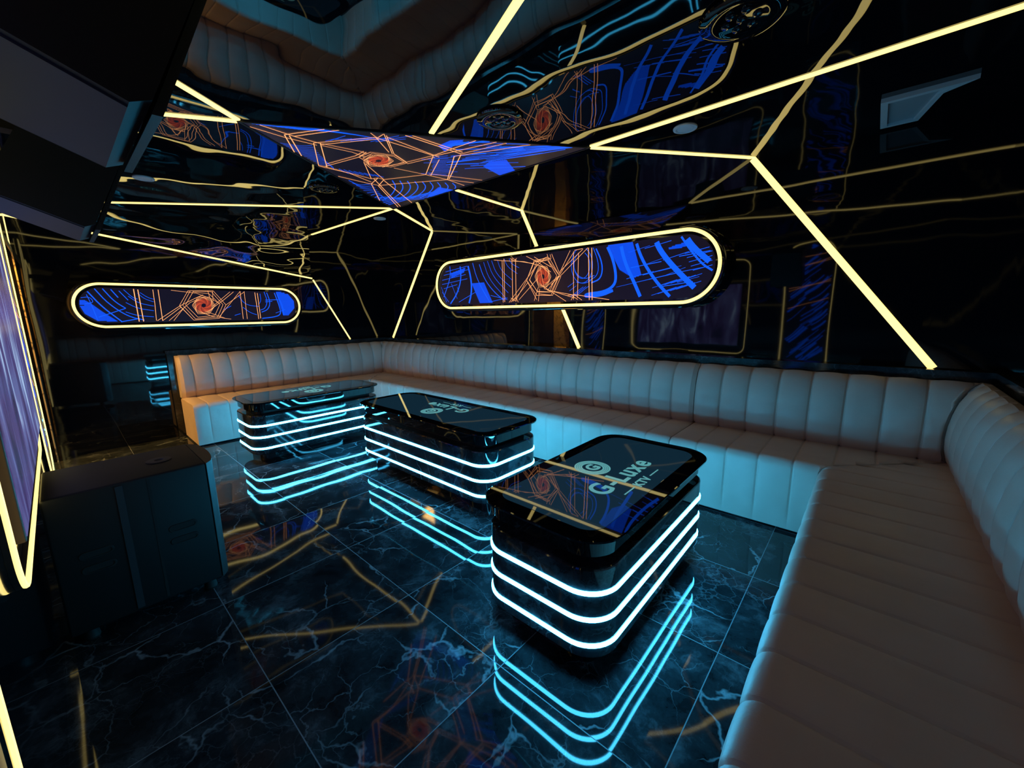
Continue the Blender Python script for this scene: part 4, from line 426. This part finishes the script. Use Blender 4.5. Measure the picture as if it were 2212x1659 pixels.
# pale air outlet by the back wall
t = thing('air_vent', 'pale grey angled air outlet on the ceiling near the right end of the back wall', 'vent', (0, 3.3, H))
Q = [(-.10, 3.545), (-.10, 3.12), (.255, 3.12), (.14, 3.20), (.065, 3.545)]
bm = bmesh.new(); ins = [(-.07, 3.52), (-.07, 3.15), (.16, 3.15), (.118, 3.20), (.045, 3.52)]
loops(bm, [[(x, y, H) for x, y in Q], [(x, y, H - .022) for x, y in Q], [(x, y, H - .022) for x, y in ins], [(x, y, H - .008) for x, y in ins]], caps=False); obj('frame', bm, M['vent'], t)
bm = bmesh.new(); loops(bm, [[(x, y, H - .008) for x, y in ins], [(x, y, H - .001) for x, y in ins]]); obj('panel', bm, M['ventp'], t)

# ================================================================== sofas
PITCH = .189
def prof_seat(Dp):
    top = .472; r = .055; p = [(.075, .02), (.075, .44), (.11, .462), (.16, top)]
    for i in range(1, 6): p.append((.16 + (Dp - r - .16) * i / 5, top))
    for i in range(1, 7): a = PI / 2 * i / 6; p.append((Dp - r + r * math.sin(a), top - r + r * math.cos(a)))
    for z in (.36, .28, .20, .12, .05, .02): p.append((Dp - .004 * (1 - z / .4), z))
    return p
def prof_back():
    p = [(.055, .455), (.12, .455), (.165, .468), (.185, .50), (.198, .56), (.203, .63), (.200, .70), (.190, .77), (.172, .84), (.147, .895), (.118, .93), (.090, .948), (.066, .953), (.055, .95)]
    return p
def section(label, run, s0, s1, m0, m1, Dp, seam0):
    """run 'mid' along x on the back wall, 'left'/'right' along y; m0/m1: mitred ends"""
    k = .75 / .706
    def place(s, d, z):
        if run == 'mid':
            lo = XL + d if m0 else s0; hi = XR - d * k if m1 else s1; return (min(max(s, lo), hi), YM - d, z)
        lo = s0; hi = (YM - d / (k if run == 'right' else 1)) if m1 else s1
        return ((XL + d) if run == 'left' else (XR - d), min(max(s, lo), hi), z)
    ts = []
    n0 = math.floor((s0 - seam0) / PITCH) - 1; n1 = math.ceil((s1 - seam0) / PITCH) + 1
    cuts = [0, .02, .05, .1, .2, .35, .5, .65, .8, .9, .95, .98]
    for i in range(n0, n1):
        for c in cuts:
            s = seam0 + (i + c) * PITCH
            if s0 - 1e-6 <= s <= s1 + 1e-6: ts.append((s, c))
    if ts[0][0] > s0 + .004: ts.insert(0, (s0, None))
    if ts[-1][0] < s1 - .004: ts.append((s1, None))
    mid = place((s0 + s1) / 2, Dp / 2, 0)
    loc = (mid[0], mid[1], 0)
    t = thing('sofa_section', label, 'sofa', loc, 'beige leather bench sofa lining three walls')
    for nm, prof, pil, grv, rest in (('seat', prof_seat(Dp), .004, .006, 4), ('backrest', prof_back(), .013, .010, 2)):
        n = len(prof); nr = []
        for i in range(n):
            a = prof[max(i - 1, 0)]; b = prof[min(i + 1, n - 1)]; tx, tz = b[0] - a[0], b[1] - a[1]; l = math.hypot(tx, tz); nr.append((-tz / l, tx / l) if nm == 'seat' else (tz / l, -tx / l))
        if nm == 'seat': pass
        rings = []
        for s, c in ts:
            e = min(s - s0, s1 - s)
            g = 1 if c is None else c
            q = 0 if c is None else 1 - abs(2 * c - 1) ** 2.4
            groove = math.exp(-(min(g, 1 - g) * PITCH / .007) ** 2) if c is not None else 1
            if e < .03 and not ((s - s0 < .03 and m0) or (s1 - s < .03 and m1)): q = q * .3; groove = max(groove, 1.6 * math.exp(-(e / .012) ** 2))
            ring = []
            for i, (d, z) in enumerate(prof):
                w = 1 if (i >= rest - 2 and i < n - 2) else 0
                if nm == 'seat' and i < 3: w = 0
                off = (pil * q - grv * groove) * w
                sx, sz = nr[i]
                # outward = away from the body
                if nm == 'seat': ox, oz = -sx, -sz
                else: ox, oz = sx, sz
                if (nm == 'seat' and i >= 3 and (oz < 0 and i < 9)): ox, oz = -ox, -oz
                ring.append(place(s, d + abs(off) * (1 if off > 0 else -1) * abs(ox), z + off * abs(oz) * (1 if (z > .45 and nm == 'seat') or z > .6 else -1 if nm == 'backrest' and z < .5 else 0)))
            rings.append(ring)
        bm = bmesh.new(); loops(bm, rings)
        bmesh.ops.remove_doubles(bm, verts=bm.verts, dist=1e-5)
        obj(nm, bm, M['leather'], t, smooth=True)
    # dark plinth
    pl = .07
    def pr(a, b):
        bm = bmesh.new()
        if run == 'mid': box(bm, (a, YM - Dp + pl, 0), (b, YM - .08, .03))
        elif run == 'left': box(bm, (XL + .08, a, 0), (XL + Dp - pl, b, .03))
        else: box(bm, (XR - Dp + pl, a, 0), (XR - .08, b, .03))
        return bm
    a, b = s0 + .02, s1 - .02
    if m1 and run != 'mid': b = YM - Dp + .05
    obj('plinth', pr(a, b), M['rubber'], t)
G = .0015
section('left wall sofa section with an orange-lit end, under the smaller oval screen', 'left', .86, YM, False, True, .703, .989)
section('corner sofa section of the back wall meeting the left wall sofa', 'mid', XL, -4.50 - G, True, False, .706, .100)
section('back wall sofa section behind the middle coffee table, left of centre', 'mid', -4.50 + G, -2.70 - G, False, False, .706, .100)
section('back wall sofa section between the middle and nearest coffee tables', 'mid', -2.70 + G, -1.04 - G, False, False, .706, .100)
section('back wall sofa section behind the nearest coffee table, ending in the right corner', 'mid', -1.04 + G, XR, False, True, .706, .100)
section('right wall sofa section stretching to the lower right corner of the picture', 'right', -.10, YM, False, True, .75, .06)

# ================================================================== coffee tables
def text_mesh(bm, body, size, cx, cy, z, R, U, extrude=.0012, bold=.03, sx=1, sp=1.0):
    cu = bpy.data.curves.new('tmp', 'FONT'); cu.body = body; cu.size = size; cu.align_x = 'CENTER'; cu.align_y = 'CENTER'; cu.offset = bold * size; cu.space_character = sp; cu.extrude = extrude
    o = bpy.data.objects.new('tmp', cu); C.objects.link(o)
    bpy.context.view_layer.update()
    dg = bpy.context.evaluated_depsgraph_get(); me = bpy.data.meshes.new_from_object(o.evaluated_get(dg))
    R = Vector(R); U = Vector(U); Zv = Vector((0, 0, 1)); c = Vector((cx, cy, z))
    xs = [v.co.x for v in me.vertices]; mx = (min(xs) + max(xs)) / 2
    ys = [v.co.y for v in me.vertices]; my = (min(ys) + max(ys)) / 2
    for v in me.vertices: v.co = c + R * ((v.co.x - mx) * sx) + U * (v.co.y - my) + Zv * v.co.z
    bm.from_mesh(me); bpy.data.objects.remove(o); bpy.data.curves.remove(cu); bpy.data.meshes.remove(me)
def table(label, cx, cy, hx, hy, R, U):
    t = thing('coffee_table', label, 'coffee table', (cx, cy, 0), 'black coffee tables ringed with ice blue light')
    r = .135
    s = lambda *spec: stack(cx, cy, [(z, hx + e, hy + e, max(r + e, .02)) for z, e in spec], 10)
    obj('plinth', s((0, -.085), (.095, -.085)), M['lacq'], t, smooth=True)
    obj('body', s((.095, -.010), (.100, -.004), (.105, 0), (.112, 0), (.460, 0), (.466, 0), (.472, -.003), (.475, -.008)), M['marble'], t, smooth=True)
    obj('neck', s((.475, -.075), (.512, -.075)), M['blackp'], t, smooth=True)
    obj('upper_slab', s((.512, -.018), (.515, -.014), (.580, -.014), (.583, -.018)), M['lacq'], t, smooth=True)
    obj('glass_top', s((.583, .010), (.588, .022), (.597, .024), (.600, .020)), M['glass'], t, smooth=True)
    obj('backlit_panel', s((.6002, -.052), (.6012, -.053)), M['panel'], t)
    for z in (.156, .266, .375):
        bm = bmesh.new()
        o_ = [(z - .0095, -.004), (z - .009, .003), (z - .006, .006), (z + .006, .006), (z + .009, .003), (z + .0095, -.004)]
        loops(bm, [[(cx + x, cy + y, zz) for x, y in rrect(hx + e, hy + e, r + e, 10)] for zz, e in o_], caps=False)
        obj('light_band', bm, M['cyan'], t, smooth=True)
    # lettering: rings, round G, name and line below, read along R with letter tops towards U
    R = Vector(R); U = Vector(U); c = Vector((cx, cy, 0)); z = .6016
    bm = bmesh.new(); cc = c + U * .085 + Vector((0, 0, z))
    for r0, r1 in ((.052, .062), (.0635, .072), (.0735, .081), (.0825, .092)):
        n = 48; v0 = [bm.verts.new(cc + R * r0 * math.cos(2 * PI * i / n) + U * r0 * math.sin(2 * PI * i / n)) for i in range(n)]
        v1 = [bm.verts.new(cc + R * r1 * math.cos(2 * PI * i / n) + U * r1 * math.sin(2 * PI * i / n)) for i in range(n)]
        for i in range(n): bm.faces.new((v0[i], v1[i], v1[(i + 1) % n], v0[(i + 1) % n]))
    text_mesh(bm, 'G', .095, cc.x, cc.y, z, R, U, bold=.035)
    p = c - U * .075; text_mesh(bm, 'G-Luxe', .150, p.x, p.y, z, R, U, bold=.018, sx=1.0, sp=1.14)
    p = c - U * .185; text_mesh(bm, 'KTV', .062, p.x, p.y, z, R, U, bold=.02, sx=1.1)
    for sg in (-1, 1):
        a = p + R * sg * .085; b = p + R * sg * .185; w = U * .0035
        q = [a - w, a + w, b + w, b - w]; bm.faces.new([bm.verts.new(Vector((v.x, v.y, z))) for v in q])
    me = bpy.data.meshes.new('lettering'); bm.to_mesh(me); bm.free(); me.materials.append(M['logo'])
    o = bpy.data.objects.new('lettering', me); C.objects.link(o); o.parent = t; o.matrix_parent_inverse = Matrix.Translation(-Vector(t.location))
table('nearest black coffee table with three glowing blue bands, beside the right wall sofa', -.9235, 1.745, .3065, .602, (0, 1, 0), (-1, 0, 0))
table('middle black coffee table, lying lengthwise in front of the back wall sofa', -2.655, 2.060, .837, .300, (-1, 0, 0), (0, -1, 0))
table('farthest black coffee table, in front of the left wall sofa', -4.450, 1.735, .284, .655, (0, -1, 0), (1, 0, 0))

# ================================================================== subwoofer
sx0, sx1, sy0, sy1, sz0, sz1 = -2.86, -2.40, -.14, .405, .055, .685
t = thing('subwoofer', 'big black subwoofer cabinet on small feet in front of the television', 'speaker', ((sx0 + sx1) / 2, .13, 0))
bm = boxm((sx0, sy0, sz0), (sx1, sy1, sz1), .014, 3); obj('cabinet', bm, M['cab'], t, smooth=True)
bm = bmesh.new(); box(bm, (sx1 - .004, .075, sz0 + .02), (sx1 + .006, .100, sz1 - .015)); obj('side_rail', bm, M['cabl'], t)
bm = bmesh.new(); box(bm, (sx1 - .004, .180, sz0 + .02), (sx1 + .0015, .190, sz1 - .015)); obj('seam_strip', bm, M['rubber'], t)
for y0 in (-.07, .225):
    for k in range(2):
        bm = bmesh.new(); zc = .40 - k * .065; yc = y0 + .055
        rr = rrect(.055, .018, .017, 6)
        loops(bm, [[(sx1 + .001, yc + u, zc + v) for u, v in rr], [(sx1 + .004, yc + u * .96, zc + v * .92) for u, v in rr], [(sx1 + .004, yc + u * .86, zc + v * .7) for u, v in rr], [(sx1 + .0005, yc + u * .84, zc + v * .66) for u, v in rr]])
        obj('handle_slot', bm, M['rubber'], t, smooth=True)
bm = bmesh.new(); n = 12
pts = [(sx0 + (sx1 - sx0) * i / n, sy1 + .052 * math.sin(PI * min(max((i / n), 0), 1)) ** .45) for i in range(n + 1)]
rings = [[(x, y, z) for x, y in pts] + [(sx1, sy1 - .002, z), (sx0, sy1 - .002, z)] for z in (sz0 + .004, sz1 - .004)]
loops(bm, rings); bmesh.ops.remove_doubles(bm, verts=bm.verts, dist=1e-5); obj('grille', bm, M['grille'], t, smooth=True)
bm = bmesh.new(); lathe(bm, [(.05, sz1 - .001), (.05, sz1 + .004), (.045, sz1 + .005), (.018, sz1 + .004), (.014, sz1 - .001)], (-2.62, .255, 0)); obj('pole_socket', bm, M['cabl'], t, smooth=True)
for x in (sx0 + .05, sx1 - .05):
    for y in (sy0 + .06, sy1 - .05):
        bm = bmesh.new(); lathe(bm, [(.024, 0), (.028, .01), (.022, sz0 + .002)], (x, y, 0), n=16); obj('foot', bm, M['rubber'], t, smooth=True)

# ================================================================== wall speakers
def speaker(label, x0, x1):
    fy, fz = .131, 1.684; a = math.radians(-22)
    t = thing('wall_speaker', label, 'speaker', (x1, fy, fz), 'black loudspeakers tilted down from the screen wall')
    ca, sa = math.cos(a), math.sin(a)
    def P(x, u, v):       # u back along the underside, v up the front
        return (x, fy - u * ca + v * -sa, fz - u * sa + v * ca) if True else None
    bm = bmesh.new(); Dp, Hh = .235, .50
    prof = [(.02, 0), (Dp, 0), (Dp - .04, Hh), (.02, Hh), (0, Hh - .02), (-.004, Hh / 2), (0, .02)]
    loops(bm, [[P(x0, u, v) for u, v in prof], [P(x1, u, v) for u, v in prof]])
    obj('cabinet', bm, M['cab'], t)
    bm = bmesh.new(); g = [(-.016, .01), (-.016, Hh - .01), (-.0045, Hh - .005), (-.0045, .005)]
    loops(bm, [[P(x0 - .0 + (x1 - x0) * .03, u, v) for u, v in g], [P(x1 - (x1 - x0) * .03, u, v) for u, v in g]]); obj('grille', bm, M['grille'], t)
    bm = bmesh.new(); bmesh.ops.create_cube(bm, size=.001)
    bm.free(); bm = bmesh.new(); loops(bm, [[P(x, u, -.003) for u in (.02,)] + [P(x, Dp - .02, -.003), P(x, Dp - .02, .0), P(x, .02, .0)] for x in (x0 + (x1 - x0) * .04, x1 - (x1 - x0) * .04)]); obj('lit_underside_sheet', bm, M['cabl'], t)  # thin sheet in a lighter tone: light on the underside put into its colour
    bm = bmesh.new(); xm = (x0 + x1) / 2; b = P(xm, Dp - .02, Hh * .55); box(bm, (xm - .03, YT, b[2] - .03), (xm + .03, b[1] + .02, b[2] + .03)); box(bm, (xm - .07, YT, b[2] - .09), (xm + .07, YT + .012, b[2] + .09))
    obj('bracket', bm, M['blackp'], t)
speaker('black wall speaker filling the upper left corner, nearest the camera', -1.17, -.80)
speaker('black wall speaker behind and below the nearest one at the left edge', -2.32, -1.96)

# ================================================================== screen wall
tx0, tx1, tz0, tz1 = -3.42, -1.66, .80, 1.79
t = thing('television', 'large wall television showing a purple stage show, at the left edge', 'television', ((tx0 + tx1) / 2, YT, tz0))
obj('casing', boxm((tx0, YT + .0005, tz0), (tx1, YT + .034, tz1), .003), M['bezel'], t)
obj('display', boxm((tx0 + .012, YT + .033, tz0 + .012), (tx1 - .012, YT + .036, tz1 - .012)), M['tv'], t)
def frame_tube(hx, hy, r, cx, cz, y, w=.0065, label=None, parent=None):
    bm = bmesh.new(); tube_path(bm, [(cx + u, y, cz + v) for u, v in rrect(hx, hy, r, 10)], w, n=8, up=Vector((0, 1, 0)))
    if parent: return obj('led_frame', bm, M['yellow'], parent, smooth=True)
    t = thing('rounded_light_outline', label, 'light strip', (cx, YT, cz - hy)); obj('led_tube', bm, M['yellow'], t, smooth=True)
    bm = bmesh.new(); R1 = rrect(hx + w * .7, hy + w * .7, r + w * .7, 10); R0 = rrect(hx - w * .7, hy - w * .7, r - w * .7, 10)
    loops(bm, [[(cx + u, YT + d, cz + v) for u, v in q] for q, d in ((R0, .0003), (R1, .0003), (R1, y - YT - w * .5), (R0, y - YT - w * .5))], closed=True)
    obj('channel', bm, M['blackp'], t)
frame_tube(.96, .74, .12, -2.52, 1.42, YT + .017, label='rounded rectangle of yellow light around the television at the left edge')
random.seed(11)
def pill(label, cx):
    hl, hh = 1.02, .28; cz = 1.30
    t = thing('upright_screen', label, 'screen', (cx, YT, cz), 'tall narrow LED screens either side of the television')
    to = lambda u, v, d: (cx + v, YT + d, cz + u)
    bm = bmesh.new(); loops(bm, [[to(u, v, 0) for u, v in stadium(hl + .02, hh + .02)], [to(u, v, .012) for u, v in stadium(hl + .02, hh + .02)], [to(u, v, .012) for u, v in stadium(hl - .015, hh - .015)], [to(u, v, .004) for u, v in stadium(hl - .02, hh - .02)]])
    obj('housing', bm, M['lacq'], t, smooth=True)
    frame_tube(hh, hl, hh - .001, cx, cz, YT + .013, parent=t)
    pat = []
    for i in range(60):
        u = random.uniform(-1, 1); v = random.uniform(-.25, .1); pat.append(('b', random.choice((.008, .014, .028)), [(u, v), (u + .08, v + .1), (u + .22, v + .22)]))
    for i in range(6):
        u = random.uniform(-.8, .8); pat.append(('o', .009, [(u, -.25), (u + random.uniform(.05, .2), .25)]))
    picture('display', stadium(hl - .03, hh - .03), pat, in_stadium(hl - .03, hh - .03), lambda u, v: to(u, v, .009), (0, 1, 0), t, thick=.003)
pill('tall blue screen nearest the camera, its light outline cut by the lower left corner', -.755)
pill('tall blue screen on the front wall far side of the television', -4.27)
# gold pilaster and lamp in the hallway
tag(obj('gold_pilaster', boxm((-5.985, -1.25, 0), (-5.60, -1.10, HZ - .001), .01), M['gold']), 'gold crackle-textured pilaster standing in the hallway, mirrored in the back wall', 'pilaster')
tag(obj('hallway_lamp', boxm((-5.86, -1.06, HZ - .03), (-5.43, -.46, HZ - .0005), .006), M['lamp']), 'square warm ceiling light in the hallway behind the doorway', 'lamp')

# ================================================================== camera, world, view
cam = bpy.data.cameras.new('camera'); co = bpy.data.objects.new('camera', cam); C.objects.link(co)
yaw, pitch, roll, F = .7286, -.1778, .0137, 870.65
fwd = Vector((-math.sin(yaw) * math.cos(pitch), math.cos(yaw) * math.cos(pitch), math.sin(pitch)))
right = Vector((math.cos(yaw), math.sin(yaw), 0)); down = fwd.cross(right)
r2 = right * math.cos(roll) + down * math.sin(roll); d2 = -right * math.sin(roll) + down * math.cos(roll)
mw = Matrix((( r2.x, -d2.x, -fwd.x, 0), (r2.y, -d2.y, -fwd.y, 0), (r2.z, -d2.z, -fwd.z, 1.4), (0, 0, 0, 1)))
co.matrix_world = mw
cam.sensor_fit = 'HORIZONTAL'; cam.sensor_width = 36; cam.lens = 36 * F / 2212; cam.clip_start = .02; cam.clip_end = 60
bpy.context.scene.camera = co
w = bpy.data.worlds.new('world'); bpy.context.scene.world = w; w.use_nodes = True
w.node_tree.nodes['Background'].inputs[0].default_value = (.02, .03, .05, 1); w.node_tree.nodes['Background'].inputs[1].default_value = .3
sc = bpy.context.scene
sc.view_settings.view_transform = 'Standard'; sc.view_settings.look = 'None'; sc.view_settings.gamma = 1; sc.view_settings.exposure = 0
sc.view_settings.use_curve_mapping = False
